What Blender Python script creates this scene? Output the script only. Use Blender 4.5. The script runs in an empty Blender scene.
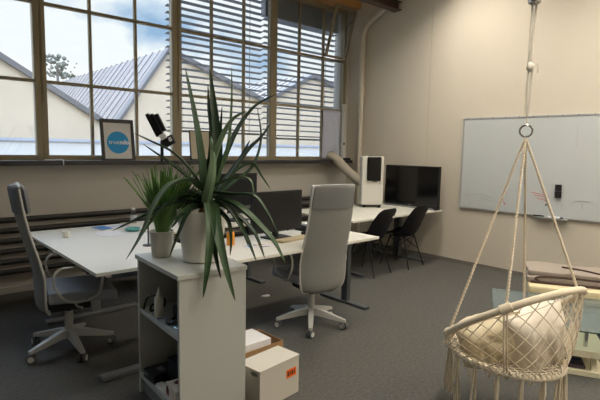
import bpy, bmesh, math, random
from mathutils import Vector, Matrix, noise
random.seed(7)
COL = bpy.context.scene.collection
SC = bpy.context.scene
V = Vector
PI = math.pi

# ---------------------------------------------------------------- camera maths
FPX, CH = 479.7165, 1.55
_y, _p, _r = [math.radians(a) for a in (48.182, -6.0196, 1.0569)]
CF = V((math.cos(_y)*math.cos(_p), math.sin(_y)*math.cos(_p), math.sin(_p)))
_r0 = V((math.sin(_y), -math.cos(_y), 0)); _u0 = _r0.cross(CF)
CR = _r0*math.cos(_r) + _u0*math.sin(_r)
CU = -_r0*math.sin(_r) + _u0*math.cos(_r)
CAM = V((0, 0, CH))
def at(px, py, dep):
    return CAM + (CF + CR*((px-300)/FPX) - CU*((py-200)/FPX))*dep

# ---------------------------------------------------------------- materials
def lin(c):
    c = c/255.0
    return c/12.92 if c <= .04045 else ((c+.055)/1.055)**2.4
def rgb(t): return (lin(t[0]), lin(t[1]), lin(t[2]), 1)
MATS = {}
def mat(name, col, rough=.5, metal=0, spec=.5, n=None, bump=None, trans=0, ior=1.45, emit=None):
    """n = (scale, amount) colour variation; bump = (scale, strength)"""
    if name in MATS: return MATS[name]
    m = bpy.data.materials.new(name); m.use_nodes = True
    nt = m.node_tree; b = nt.nodes['Principled BSDF']
    b.inputs['Base Color'].default_value = rgb(col)
    b.inputs['Roughness'].default_value = rough
    b.inputs['Metallic'].default_value = metal
    b.inputs['Specular IOR Level'].default_value = spec
    b.inputs['Transmission Weight'].default_value = trans
    b.inputs['IOR'].default_value = ior
    if emit:
        b.inputs['Emission Color'].default_value = rgb(emit[0]); b.inputs['Emission Strength'].default_value = emit[1]
    tc = nt.nodes.new('ShaderNodeTexCoord')
    if n:
        t = nt.nodes.new('ShaderNodeTexNoise'); t.inputs['Scale'].default_value = n[0]; t.inputs['Detail'].default_value = 4
        nt.links.new(tc.outputs['Object'], t.inputs['Vector'])
        mx = nt.nodes.new('ShaderNodeMix'); mx.data_type = 'RGBA'
        c = rgb(col)
        mx.inputs[6].default_value = tuple(max(0, v*(1-n[1])) for v in c[:3]) + (1,)
        mx.inputs[7].default_value = tuple(min(1, v*(1+n[1])) for v in c[:3]) + (1,)
        nt.links.new(t.outputs['Fac'], mx.inputs[0]); nt.links.new(mx.outputs[2], b.inputs['Base Color'])
    if bump:
        t = nt.nodes.new('ShaderNodeTexNoise'); t.inputs['Scale'].default_value = bump[0]; t.inputs['Detail'].default_value = 3
        nt.links.new(tc.outputs['Object'], t.inputs['Vector'])
        bp = nt.nodes.new('ShaderNodeBump'); bp.inputs['Strength'].default_value = bump[1]; bp.inputs['Distance'].default_value = .01
        nt.links.new(t.outputs['Fac'], bp.inputs['Height']); nt.links.new(bp.outputs['Normal'], b.inputs['Normal'])
    MATS[name] = m
    return m
def glass_mat(name, tint=(255, 255, 255), refl=.06, rough=.0):
    if name in MATS: return MATS[name]
    m = bpy.data.materials.new(name); m.use_nodes = True
    nt = m.node_tree; nt.nodes.remove(nt.nodes['Principled BSDF'])
    out = nt.nodes['Material Output']
    tr = nt.nodes.new('ShaderNodeBsdfTransparent'); tr.inputs[0].default_value = rgb(tint)
    gl = nt.nodes.new('ShaderNodeBsdfGlossy'); gl.inputs['Roughness'].default_value = rough
    lw = nt.nodes.new('ShaderNodeLayerWeight'); lw.inputs[0].default_value = .25
    mp = nt.nodes.new('ShaderNodeMapRange'); mp.inputs[3].default_value = refl; mp.inputs[4].default_value = .75
    nt.links.new(lw.outputs['Fresnel'], mp.inputs[0])
    mx = nt.nodes.new('ShaderNodeMixShader')
    nt.links.new(mp.outputs[0], mx.inputs[0]); nt.links.new(tr.outputs[0], mx.inputs[1]); nt.links.new(gl.outputs[0], mx.inputs[2])
    nt.links.new(mx.outputs[0], out.inputs[0])
    MATS[name] = m
    return m
def wave_mat(name, c1, c2, scale, axis='X', rough=.6, metal=0, bump=.3):
    if name in MATS: return MATS[name]
    m = mat(name, c1, rough, metal)
    nt = m.node_tree; b = nt.nodes['Principled BSDF']
    tc = nt.nodes.new('ShaderNodeTexCoord')
    w = nt.nodes.new('ShaderNodeTexWave'); w.bands_direction = axis; w.inputs['Scale'].default_value = scale
    w.inputs['Distortion'].default_value = .3
    nt.links.new(tc.outputs['Object'], w.inputs['Vector'])
    mx = nt.nodes.new('ShaderNodeMix'); mx.data_type = 'RGBA'
    mx.inputs[6].default_value = rgb(c1); mx.inputs[7].default_value = rgb(c2)
    nt.links.new(w.outputs['Fac'], mx.inputs[0]); nt.links.new(mx.outputs[2], b.inputs['Base Color'])
    bp = nt.nodes.new('ShaderNodeBump'); bp.inputs['Strength'].default_value = bump; bp.inputs['Distance'].default_value = .01
    nt.links.new(w.outputs['Fac'], bp.inputs['Height']); nt.links.new(bp.outputs['Normal'], b.inputs['Normal'])
    return m

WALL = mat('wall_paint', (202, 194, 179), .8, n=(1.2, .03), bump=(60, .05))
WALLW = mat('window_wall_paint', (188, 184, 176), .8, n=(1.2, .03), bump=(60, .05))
CEIL = mat('ceiling_paint', (214, 206, 188), .85)
CARPET = mat('carpet', (92, 91, 88), .95, spec=.1, n=(45, .45), bump=(400, .5))
FRAME = mat('window_frame_paint', (140, 129, 104), .55, n=(4, .08))
SILL = mat('dark_sill', (50, 48, 50), .5)
TIMBER = wave_mat('timber', (190, 138, 80), (160, 112, 60), 6, 'Y', .6)
STEEL = mat('painted_steel', (78, 62, 54), .5)
WHITE = mat('white_melamine', (222, 221, 214), .35)
CABW = mat('cabinet_white', (184, 187, 182), .4)
DESKT = mat('desk_top', (224, 222, 212), .38)
SILVER = mat('silver_metal', (168, 172, 176), .35, .7)
DARKM = mat('dark_grey_metal', (72, 76, 80), .45, .4)
BLACK = mat('black_plastic', (18, 18, 20), .4)
BLACKM = mat('black_matte', (22, 22, 24), .7)
SCREEN = mat('screen_black', (9, 9, 12), .12, spec=.6)
MONBK = mat('monitor_black', (24, 25, 28), .5)
MESHF = mat('chair_mesh', (138, 139, 136), .75, n=(60, .08), bump=(500, .3))
MESHF.node_tree.nodes['Principled BSDF'].inputs['Alpha'].default_value = .86
SEATF = mat('chair_seat_fabric', (146, 151, 158), .85, n=(80, .12), bump=(300, .3))
CHFR = mat('chair_frame', (184, 184, 180), .45)
TREAD = mat('caster_tread', (92, 93, 95), .6)
CASTER = mat('caster_white', (205, 205, 200), .45)
NAVY = mat('shell_black', (13, 13, 20), .55, spec=.3)
ROPE = mat('cotton_rope', (232, 220, 198), .9, n=(40, .15), bump=(200, .5))
ROPEW = mat('white_cord', (232, 226, 212), .9, bump=(200, .4))
HOOP = mat('wrapped_hoop', (234, 222, 198), .85, n=(30, .1), bump=(160, .6))
CUSHA = mat('cream_cushion', (230, 216, 186), .9, n=(6, .06), bump=(14, .35))
CUSHB = mat('ivory_cushion', (236, 226, 210), .9, n=(6, .06), bump=(12, .6))
CHROME = mat('chrome', (190, 190, 190), .2, 1)
POT = mat('white_ceramic', (238, 236, 228), .35)
POT2 = mat('white_paper_pot', (214, 210, 200), .6, n=(18, .08), bump=(25, .4))
SOIL = mat('soil', (52, 40, 30), .95, bump=(60, .8))
ALOE = [mat('aloe_leaf', (50, 76, 46), .5, n=(14, .2)), mat('aloe_leaf_pale', (84, 106, 78), .5, n=(14, .2)), mat('aloe_leaf_dark', (36, 58, 36), .5, n=(14, .2))]
DRY = mat('dry_leaf', (138, 92, 56), .8)
GRASSY = mat('grassy_leaf', (98, 138, 66), .5, n=(20, .35))
TEAL = mat('teal_plastic', (96, 176, 178), .4)
ORANGE = mat('orange_plastic', (226, 150, 44), .4)
CARD = mat('cardboard', (166, 132, 92), .8, n=(20, .08))
PAPER = mat('paper', (226, 226, 228), .8)
CARTON = mat('white_carton', (200, 195, 184), .7)
STICK = mat('orange_sticker', (238, 112, 30), .6)
BLUEP = mat('blue_print', (70, 128, 196), .6)
REDP = mat('red_plastic', (184, 40, 44), .5)
BOARD = mat('whiteboard_enamel', (190, 195, 196), .16, spec=.5, n=(1.5, .03))
ALU = mat('aluminium', (196, 198, 198), .4, .6)
LOGOB = mat('logo_blue', (28, 144, 206), .6)
WTEXT = mat('white_print', (236, 240, 242), .6)
MATW = mat('print_paper', (208, 208, 206), .7)
CREAML = mat('cream_leather', (222, 208, 170), .5, bump=(30, .12))
CREAMS = mat('quilted_white', (220, 220, 214), .6)
BLANK = mat('taupe_blanket', (150, 140, 130), .95, n=(20, .1), bump=(60, .4))
TRIMD = mat('brown_binding', (66, 50, 44), .9)
SHELFC = mat('cream_lacquer', (224, 218, 192), .4)
RADI = mat('radiator_brown', (44, 41, 40), .5)
ACW = mat('ac_white', (222, 220, 212), .4)
HOSE = mat('hose_beige', (188, 180, 164), .6)
CLOTH = mat('white_cloth', (214, 214, 220), .9, bump=(8, .6))
_nt = CLOTH.node_tree; _d = _nt.nodes.new('ShaderNodeBsdfTranslucent'); _d.inputs[0].default_value = rgb((226, 226, 232)); _m2 = _nt.nodes.new('ShaderNodeMixShader'); _m2.inputs[0].default_value = .5
_o = _nt.nodes['Material Output']; _nt.links.new(_o.inputs[0].links[0].from_socket, _m2.inputs[1]); _nt.links.new(_d.outputs[0], _m2.inputs[2]); _nt.links.new(_m2.outputs[0], _o.inputs[0])
GLASS = glass_mat('window_glass', (246, 249, 249), .03)
TABGL = glass_mat('table_glass', (220, 229, 228), .14)
_nt = TABGL.node_tree; _d = _nt.nodes.new('ShaderNodeBsdfDiffuse'); _d.inputs[0].default_value = rgb((176, 190, 188)); _m2 = _nt.nodes.new('ShaderNodeMixShader'); _m2.inputs[0].default_value = .14
_o = _nt.nodes['Material Output']; _nt.links.new(_o.inputs[0].links[0].from_socket, _m2.inputs[1]); _nt.links.new(_d.outputs[0], _m2.inputs[2]); _nt.links.new(_m2.outputs[0], _o.inputs[0])
CLEARP = glass_mat('clear_plastic', (226, 232, 234), .14, .1)
GLEDGE = mat('glass_edge', (40, 62, 58), .2)

# ---------------------------------------------------------------- mesh builders
class MB:
    def __init__(s): s.bm = bmesh.new()
    def box(s, a, b, bev=0, seg=2, M=None):
        a, b = V(a), V(b)
        r = bmesh.ops.create_cube(s.bm, size=1)
        vs = r['verts']
        bmesh.ops.scale(s.bm, vec=(max(abs(b.x-a.x), 1e-4), max(abs(b.y-a.y), 1e-4), max(abs(b.z-a.z), 1e-4)), verts=vs)
        bmesh.ops.translate(s.bm, vec=(a+b)/2, verts=vs)
        if M is not None: bmesh.ops.transform(s.bm, matrix=M, verts=vs)
        if bev:
            es = list({e for v in vs for e in v.link_edges})
            bmesh.ops.bevel(s.bm, geom=es, offset=bev, segments=seg, affect='EDGES', profile=.7)
        return s
    def loops(s, L, closed=True, cap=True):
        """L list of rings (lists of points)"""
        vv = [[s.bm.verts.new(p) for p in ring] for ring in L]
        for i in range(len(vv)-1):
            n = len(vv[i])
            for j in range(n if closed else n-1):
                k = (j+1) % n
                s.bm.faces.new((vv[i][j], vv[i][k], vv[i+1][k], vv[i+1][j]))
        if cap and closed:
            s.bm.faces.new(list(reversed(vv[0]))); s.bm.faces.new(vv[-1])
        return s
    def tube(s, pts, r, seg=8, closed=False, flat=1, cap=True):
        pts = [V(p) for p in pts]; n = len(pts)
        rr = r if isinstance(r, (list, tuple)) else [r]*n
        T = []
        for i in range(n):
            if closed: t = pts[(i+1) % n]-pts[i-1]
            else: t = pts[min(i+1, n-1)]-pts[max(i-1, 0)]
            T.append(t.normalized() if t.length > 1e-9 else V((0, 0, 1)))
        u = T[0].orthogonal().normalized()
        if abs(T[0].z) < .9: u = (V((0, 0, 1)) - T[0]*T[0].z).normalized()
        rings = []
        for i in range(n):
            u = (u - T[i]*u.dot(T[i]))
            u = u.normalized() if u.length > 1e-6 else T[i].orthogonal().normalized()
            w = T[i].cross(u)
            rings.append([pts[i] + (u*math.cos(2*PI*j/seg)*flat + w*math.sin(2*PI*j/seg))*rr[i] for j in range(seg)])
        if closed:
            rings.append(rings[0])
            vv = [[s.bm.verts.new(p) for p in ring] for ring in rings[:-1]]
            for i in range(n):
                a, b = vv[i], vv[(i+1) % n]
                for j in range(seg):
                    k = (j+1) % seg
                    s.bm.faces.new((a[j], a[k], b[k], b[j]))
        else: s.loops(rings, True, cap)
        return s
    def lathe(s, prof, c=(0, 0, 0), seg=24, cap=True):
        c = V(c)
        s.loops([[c+V((r*math.cos(2*PI*j/seg), r*math.sin(2*PI*j/seg), z)) for j in range(seg)] for r, z in prof], True, cap)
        return s
    def cyl(s, a, b, r, seg=16, r2=None):
        return s.tube([a, b], [r, r if r2 is None else r2], seg)
    def grid(s, f, nu, nv):
        vv = [[s.bm.verts.new(f(i/nu, j/nv)) for j in range(nv+1)] for i in range(nu+1)]
        for i in range(nu):
            for j in range(nv):
                s.bm.faces.new((vv[i][j], vv[i+1][j], vv[i+1][j+1], vv[i][j+1]))
        return s
    def prism(s, poly, axis, a, b):
        """poly 2-D points extruded along axis 'x','y','z' from a to b"""
        def P(p, t):
            return {'x': V((t, p[0], p[1])), 'y': V((p[0], t, p[1])), 'z': V((p[0], p[1], t))}[axis]
        return s.loops([[P(p, a) for p in poly], [P(p, b) for p in poly]], True, True)
    def ico(s, c, r, sub=2, jit=0):
        q = bmesh.ops.create_icosphere(s.bm, subdivisions=sub, radius=1)
        for v in q['verts']:
            k = 1+(noise.noise(v.co*2.3+V(c))*jit if jit else 0)
            rv = V(r) if not isinstance(r, (int, float)) else V((r, r, r))
            v.co = V((v.co.x*rv.x*k, v.co.y*rv.y*k, v.co.z*rv.z*k))+V(c)
        return s
    def xf(s, M):
        bmesh.ops.transform(s.bm, matrix=M, verts=s.bm.verts); return s
    def build(s, name, m, parent=None, smooth=False, world=False):
        bmesh.ops.recalc_face_normals(s.bm, faces=s.bm.faces)
        if world and parent is not None:
            root = parent
            while root.parent: root = root.parent
            M = Matrix.Translation(root.location) @ Matrix.Rotation(root.rotation_euler.z, 4, 'Z')
            bmesh.ops.transform(s.bm, matrix=M.inverted(), verts=s.bm.verts)
        me = bpy.data.meshes.new(name); s.bm.to_mesh(me); s.bm.free()
        ms = m if isinstance(m, (list, tuple)) else [m]
        for q in ms: me.materials.append(q)
        if smooth:
            for p in me.polygons: p.use_smooth = True
            if smooth != 2:
                try: me.set_sharp_from_angle(angle=math.radians(40))
                except Exception: pass
        o = bpy.data.objects.new(name, me); COL.objects.link(o)
        if parent is not None: o.parent = parent
        return o
def tag(o, label=None, cat=None, group=None, kind=None):
    if label: o['label'] = label
    if cat: o['category'] = cat
    if group: o['group'] = group
    if kind: o['kind'] = kind
    return o
def thing(name, label, cat, loc=(0, 0, 0), rz=0, group=None):
    o = bpy.data.objects.new(name, None); COL.objects.link(o)
    o.empty_display_size = .1
    o.location = loc; o.rotation_euler = (0, 0, rz)
    return tag(o, label, cat, group)
def solo(o, loc):
    """move the origin of a one-mesh thing to its base"""
    o.data.transform(Matrix.Translation(-V(loc))); o.location = loc
    return o
def copy_tree(o, parent=None):
    c = o.copy(); COL.objects.link(c)
    if parent is not None: c.parent = parent
    for ch in list(o.children): copy_tree(ch, c)
    return c
def struct(name, mb, m, smooth=False):
    return tag(mb.build(name, m, None, smooth), kind='structure')
def spline(P, n=8):
    P = [V(p) for p in P]; out = []
    for i in range(len(P)-1):
        a, b, c, d = P[max(i-1, 0)], P[i], P[i+1], P[min(i+2, len(P)-1)]
        for k in range(n):
            t = k/n
            out.append(.5*((2*b)+(c-a)*t+(2*a-5*b+4*c-d)*t*t+(3*b-a-3*c+d)*t**3))
    out.append(P[-1]); return out
def interp(prof, t):
    for (a, x), (b, y) in zip(prof, prof[1:]):
        if t <= b: return x+(y-x)*(t-a)/(b-a)
    return prof[-1][1]

# ================================================================= the room
XB, YW = 6.1, 5.65            # whiteboard wall, window wall
X0, Y0, ZC = -6.6, -2.6, 4.35
struct('floor', MB().box((X0-.2, Y0-.2, -.1), (XB+.2, YW+.3, 0)), CARPET)
struct('ceiling', MB().box((X0-.2, Y0-.2, ZC), (XB+.2, YW+.3, ZC+.15)), CEIL)
struct('wall_back', MB().box((XB, Y0-.2, 0), (XB+.2, YW+.3, ZC)), WALL)
struct('wall_right', MB().box((X0, Y0-.2, 0), (XB, Y0, ZC)), WALL)
struct('wall_front', MB().box((X0-.2, Y0-.2, 0), (X0, YW+.3, ZC)), WALL)
ZS, ZT = 1.385, 3.86          # sill, window head
w = MB(); w.box((X0, YW, 0), (XB, YW+.3, ZS-.05)); w.box((X0, YW, ZT), (XB, YW+.3, ZC)); w.box((6.06, YW, ZS-.05), (XB, YW+.3, ZT))
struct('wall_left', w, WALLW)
struct('trim_1', MB().box((X0, 5.49, 1.335), (6.09, YW+.1, ZS), .006), SILL)          # dark window sill
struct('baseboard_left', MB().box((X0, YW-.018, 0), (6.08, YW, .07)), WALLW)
struct('baseboard_back', MB().box((XB-.014, Y0, 0), (XB, YW-.02, .05)), mat('base_grey', (120, 116, 108), .6))
struct('trim_2', MB().box((X0, 5.40, 3.84), (6.09, YW, 4.05), .01), TIMBER)           # timber head beam over the windows
# plasterboard joints on the back wall
struct('trim_3', MB().box((XB-.003, 4.045, .06), (XB, 4.053, 4.0)), mat('joint', (186, 178, 160), .8))
struct('trim_4', MB().box((XB-.003, 2.66, 2.02), (XB, 2.666, 4.0)), mat('joint', (186, 178, 160), .8))
# steel beam that ends on the back wall
t = MB()
t.box((3.2, 4.60, 3.66), (XB, 4.74, 3.675)); t.box((3.2, 4.60, 3.775), (XB, 4.74, 3.79)); t.box((3.2, 4.66, 3.675), (XB, 4.68, 3.775))
t.box((3.6, 4.665, 3.79), (3.63, 4.675, ZC)); t.box((5.2, 4.665, 3.79), (5.23, 4.675, ZC))
struct('trim_5', t, STEEL)

# windows: 1.565 m bays, three panes by three
bays = [(-6.445, -4.88), (-4.88, -3.315), (-3.315, -1.75), (-1.75, -.185), (-.185, 1.38), (1.38, 2.945), (2.945, 4.505), (4.505, 6.055)]
YF = 5.66
for i, (a, b) in enumerate(bays):
    m = MB()
    pw = .058
    m.box((a, YF, ZS), (a+pw, YF+.09, ZT), .006); m.box((b-pw, YF, ZS), (b, YF+.09, ZT), .006)
    m.box((a+pw-.004, YF+.004, ZS), (b-pw+.004, YF+.086, ZS+.055), .006)
    m.box((a+pw-.004, YF+.004, ZT-.07), (b-pw+.004, YF+.086, ZT), .006)
    for k in (1, 2):
        x = a + (b-a)*k/3
        m.box((x-.015, YF+.015, ZS+.05), (x+.015, YF+.06, ZT-.06), .004)
    for z in (2.215, 3.018):
        m.box((a+pw-.004, YF+.012, z-.017), (b-pw+.004, YF+.063, z+.017), .004)
    f = struct('window_%d' % (i+1), m, FRAME)
    g = MB()
    last = i == len(bays)-1
    cells = []
    xs = [a+pw] + [a+(b-a)*k/3 for k in (1, 2)] + [b-pw]
    zs = [ZS+.05, 2.215, 3.018, ZT-.06]
    for c in range(3):
        for rr in range(3):
            if last and c == 2 and rr == 2: continue
            g.box((xs[c]+.005, YF+.036, zs[rr]+.005), (xs[c+1]-.005, YF+.040, zs[rr+1]-.005))
    g.build('glass_panes', GLASS, f)
    # handle strip on the opening casement
    if i in (4, 5, 6):
        MB().box((a+.012, YF-.012, 2.0), (a+.026, YF, 3.4), .003).build('espagnolette_rod', FRAME, f)
    if last:     # the tilted hopper sash, hinged at the bottom
        x0, x1 = xs[2]+.005, xs[3]+.02
        hgt, ang = .80, math.radians(17)
        M = Matrix.Translation((0, YF+.0, 3.045)) @ Matrix.Rotation(ang, 4, 'X')
        sm = MB()
        sm.box((x0, -.02, 0), (x0+.035, .02, hgt), .004, M=M); sm.box((x1-.035, -.02, 0), (x1, .02, hgt), .004, M=M)
        sm.box((x0+.03, -.018, 0), (x1-.03, .018, .035), .004, M=M); sm.box((x0+.03, -.018, hgt-.035), (x1-.03, .018, hgt), .004, M=M)
        so = sm.build('hopper_sash', FRAME, f)
        MB().box((x0+.03, -.002, .03), (x1-.03, .002, hgt-.03), M=M).build('sash_pane', GLASS, so)
        MB().tube([(x1-.03, YF-.2, 3.68), (x1-.02, YF+.02, 3.5)], .006, 6).build('stay_arm', DARKM, so)

# outside venetian blinds on the two right bays
SLAT = mat('blind_slat', (104, 106, 110), .5, .2)
for i, (a, b, zb) in enumerate(((2.93, 4.465, 1.75), (4.495, 6.03, 1.70))):
    lab = ('grey outside venetian blind over the middle window bay, behind the tall plant leaves',
           'grey outside venetian blind over the window bay nearest the corner')[i]
    t = thing('venetian_blind', lab, 'blind', ((a+b)/2, 5.92, zb), 0, 'outside venetian blinds')
    m = MB(); z = zb+.06; k = 0
    ztop = 3.80 if i == 0 else 3.52
    while z < ztop:
        M = Matrix.Translation((0, 5.92, z)) @ Matrix.Rotation(math.radians(-10), 4, 'X')
        m.box((a, -.038, -.0022), (b, .038, .0022), M=M); z += .086
    m.build('slats', SLAT, t, world=True)
    MB().box((a, 5.89, zb), (b, 5.95, zb+.028), .004).build('bottom_rail', SLAT, t, world=True)
    MB().box((a, 5.86, ztop), (b, 5.98, 4.05), .004).build('slat_stack', mat('stack_grey', (126, 128, 132), .6, n=(3, .1)), t, world=True)
    for q in (.14, .86):
        MB().cyl((a+(b-a)*q, 5.92, zb), (a+(b-a)*q, 5.92, ztop), .004, 6).build('lift_cord', DARKM, t, world=True)

# corner downpipe with sockets and a bend at the top
px, py = 6.045, 5.30
t = thing('downpipe', 'beige painted pipe running up the wall corner with a bend at the top', 'pipe', (px, py, 0))
MB().tube(spline([(px, py, .0), (px, py, 1.6), (px, py, 3.2), (px, py-.02, 3.42), (px, py-.1, 3.56), (px, py-.36, 3.70), (px, py-.55, 3.80)], 6), .042, 14).build('pipe', WALL, t, True, True)
for z in (2.45, 2.95):
    MB().cyl((px, py, z), (px, py, z+.1), .05, 14).build('socket', WALL, t, True, True)

# finned-tube wall radiator
t = thing('tube_radiator', 'long brown pipe radiator of six tubes along the wall under the windows', 'radiator', (2.0, 5.60, 0))
for k in range(6):
    z = .775 - k*.108
    m = MB(); m.tube([(X0+.3, 5.605, z), (5.3, 5.605, z)], .030, 14)
    m.build('tube', RADI, t, True, True)
for x in (-5.7, -3.6, -1.5, .6, 2.7, 4.8):
    m = MB(); m.box((x-.012, 5.628, 0.0), (x+.012, 5.648, .84)); m.build('bracket', RADI, t, world=True)
for x in (X0+.3, 5.3):
    MB().cyl((x, 5.605, .2), (x, 5.605, .81), .03, 12).build('header', RADI, t, True, True)

# ================================================================= outside
GABLE = mat('render_beige', (180, 165, 144), .9, n=(.7, .12))
ROOFM = wave_mat('corrugated_roof', (122, 115, 110), (106, 100, 98), .3, 'Y', .5, .2, .4)
EDGE = mat('roof_edge', (92, 90, 90), .7)
struct('terrain', MB().box((-60, YW+.5, -1.2), (90, 90, -1.0)), mat('yard_asphalt', (120, 118, 114), .9))
def shed(xl, zl, xp, zp, xr, zr, y0, y1, lab):
    """gabled shed: left eave, peak, right eave; ridge runs away from us"""
    t = thing('factory_shed', lab, 'building', ((xl+xr)/2, y0, -1.0), 0, 'gabled sheds across the yard')
    MB().prism([(xl, -1), (xr, -1), (xr, zr), (xp, zp), (xl, zl)], 'y', y0, y0+.3).build('gable_wall', GABLE, t, world=True)
    for (a, za), (b, zb) in (((xl, zl), (xp, zp)), ((xp, zp), (xr, zr))):
        m = MB(); m.prism([(a, za), (b, zb), (b, zb+.12), (a, za+.12)], 'y', y0+.3, y1)
        yy = y0+.9
        while yy < y1: m.prism([(a, za+.11), (b, zb+.11), (b, zb+.17), (a, za+.17)], 'y', yy, yy+.12); yy += .8
        m.build('roof', ROOFM, t, world=True)
        e = MB(); e.prism([(a, za-.05), (b, zb-.05), (b, zb+.2), (a, za+.2)], 'y', y0-.15, y0+.32); e.build('verge', EDGE, t, world=True)
    m = MB(); m.prism([(xl+.1, -1), (xr-.1, -1), (xr-.1, zr-.1), (xp, zp-.1), (xl+.1, zl-.1)], 'y', y1-.3, y1); m.build('rear_wall', GABLE, t, world=True)
YG = 22
shed(-2.0, 2.7, .9, 6.7, 8.0, 2.45, YG, YG+26, 'gabled factory shed seen through the left window panes, its roof falling to the right')
shed(8.4, 2.45, 11.0, 6.15, 17.0, 4.1, YG, YG+26, 'gabled factory shed with blue grey corrugated roof in the middle of the view')
shed(17.2, 4.3, 20.6, 6.0, 28.0, 4.1, YG, YG+26, 'gabled factory shed behind the blind nearest the corner')
t = thing('low_annex', 'low pale flat roofed annex in front of the gabled sheds', 'building', (14, 17, -1))
MB().box((-8, 17, -1), (34, 17.4, 1.72)).build('parapet_wall', mat('annex_grey', (180, 177, 172), .8, n=(.8, .04)), t, world=True)
MB().box((-8, 16.95, 1.66), (34, 17.45, 1.75)).build('coping', mat('coping_grey', (146, 150, 160), .7), t, world=True)
t = thing('bare_tree', 'small hazy tree beyond the shed roofs in the left window', 'tree', (14.2, 52, -1))
m = MB(); rr = random.Random(2)
for k in range(90): m.ico((14.2+rr.gauss(0, .75), 52+rr.uniform(-.6, .6), 9.1+rr.uniform(-1, 1.1)), rr.uniform(.08, .24), 1, .6)
m.build('crown', mat('tree_green', (112, 114, 104), .9, bump=(5, .8)), t, world=True)
MB().cyl((14.2, 52, -1), (14.2, 52, 9), .12, 8).build('trunk', mat('bark', (110, 108, 106), .9), t, world=True)

# ================================================================= on the sill
def poster():
    t = thing('framed_poster', 'black framed poster with a blue disc logo leaning on the window sill', 'poster', (2.15, 5.585, 1.3865))
    Wd, Hh, tilt = .385, .475, math.radians(-8)
    M = Matrix.Translation((0, -.028, 0)) @ Matrix.Rotation(tilt, 4, 'X')
    fr = MB()
    bw = .034
    fr.box((-Wd/2, -.011, 0), (-Wd/2+bw, .011, Hh), .002, M=M); fr.box((Wd/2-bw, -.011, 0), (Wd/2, .011, Hh), .002, M=M)
    fr.box((-Wd/2+bw-.002, -.011, 0), (Wd/2-bw+.002, .011, .018), .002, M=M); fr.box((-Wd/2+bw-.002, -.011, Hh-bw-.01), (Wd/2-bw+.002, .011, Hh), .002, M=M)
    fr.build('frame', mat('frame_black', (38, 36, 36), .5), t)
    p = MB().box((-Wd/2+bw-.01, -.003, .01), (Wd/2-bw+.01, .003, Hh-bw), M=M).build('print', MATW, t)
    d = MB()
    R = .128; zc = .205
    ring = lambda y: [M @ V((R*math.cos(2*PI*k/40), y, zc+R*math.sin(2*PI*k/40))) for k in range(40)]
    d.loops([ring(-.0045), ring(-.0028)]); d.build('logo_disc', LOGOB, p)
    x = -.106
    for txt, bold in (('true', 0), ('ndo.', 1)):
        cu = bpy.data.curves.new('lettering', 'FONT'); cu.body = txt; cu.size = .070; cu.extrude = .0004
        if bold: cu.offset = .0022
        tmp = bpy.data.objects.new('tmp', cu); COL.objects.link(tmp)
        bpy.context.view_layer.update()
        dg = bpy.context.evaluated_depsgraph_get()
        me = bpy.data.meshes.new_from_object(tmp.evaluated_get(dg))
        wid = max(v.co.x for v in me.vertices)
        bpy.data.objects.remove(tmp)
        me.transform(M @ Matrix.Translation((x, -.0058, zc-.018)) @ Matrix.Rotation(PI/2, 4, 'X'))
        x += wid+.006
        me.materials.clear(); me.materials.append(WTEXT)
        o = bpy.data.objects.new('lettering', me); COL.objects.link(o); o.parent = p
    return t
poster()
t = thing('framed_certificate', 'thin framed cream certificate leaning on the sill behind the tall aloe', 'picture', (3.235, 5.60, 1.3865))
M = Matrix.Translation((0, -.02, 0)) @ Matrix.Rotation(math.radians(-6), 4, 'X')
m = MB(); W2, H2 = .30, .385
m.box((-W2/2, -.008, 0), (-W2/2+.012, .008, H2), M=M); m.box((W2/2-.012, -.008, 0), (W2/2, .008, H2), M=M)
m.box((-W2/2+.01, -.008, 0), (W2/2-.01, .008, .012), M=M); m.box((-W2/2+.01, -.008, H2-.012), (W2/2-.01, .008, H2), M=M)
m.build('frame', BLACKM, t)
p = MB().box((-W2/2+.008, -.003, .008), (W2/2-.008, .003, H2-.008), M=M).build('sheet', mat('aged_paper', (186, 176, 156), .8), t)
m = MB()
for k in range(4): m.box((-.09+.01*k, -.0042, .26-.03*k), (.09-.02*k, -.0028, .264-.03*k), M=M)
m.build('faint_lines', mat('faint_ink', (140, 132, 118), .8), p)
m = MB().tube(spline([(1.36, 5.55, 1.392), (1.44, 5.53, 1.392), (1.52, 5.50, 1.394), (1.525, 5.478, 1.36), (1.525, 5.482, 1.33)], 5), .006, 6)
tag(solo(m.build('white_cable', PAPER, None, True), (1.44, 5.53, 1.386)), 'short white cable lying over the edge of the window sill', 'cable')
# white curtain-like window seal for the AC hose in the lowest corner pane
m = MB()
def seal(u, v):
    x = 5.50+.40*u; z = 1.40+.80*v
    y = YF-.02-.035*abs(math.sin(u*9+v*1.2))*(1-.4*v)-.05*math.sin(PI*u)*math.sin(PI*v)
    return V((x, y, z))
m.grid(seal, 24, 16)
o = m.build('window_seal_cloth', CLOTH, None, 2)
sm = o.modifiers.new('thick', 'SOLIDIFY'); sm.thickness = .006; sm.offset = 1
tag(solo(o, (5.7, YF-.03, 1.39)), 'white fabric seal hung over the lowest window pane at the hose', 'cloth')
t = thing('open_casement_edge', 'pale upright window stay bar beside the white cloth seal', 'window stay', (5.98, 5.60, 1.3865))
MB().box((-.03, -.02, .0), (.03, .03, .93), .006).build('stile', mat('pale_stile', (206, 202, 188), .5), t)
MB().box((-.035, -.032, .25), (-.01, -.018, .29), .003).build('catch', BLACK, t)
MB().box((-.05, -.10, .002), (.07, -.035, .035), .006).build('foot_latch', BLACK, t)

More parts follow.
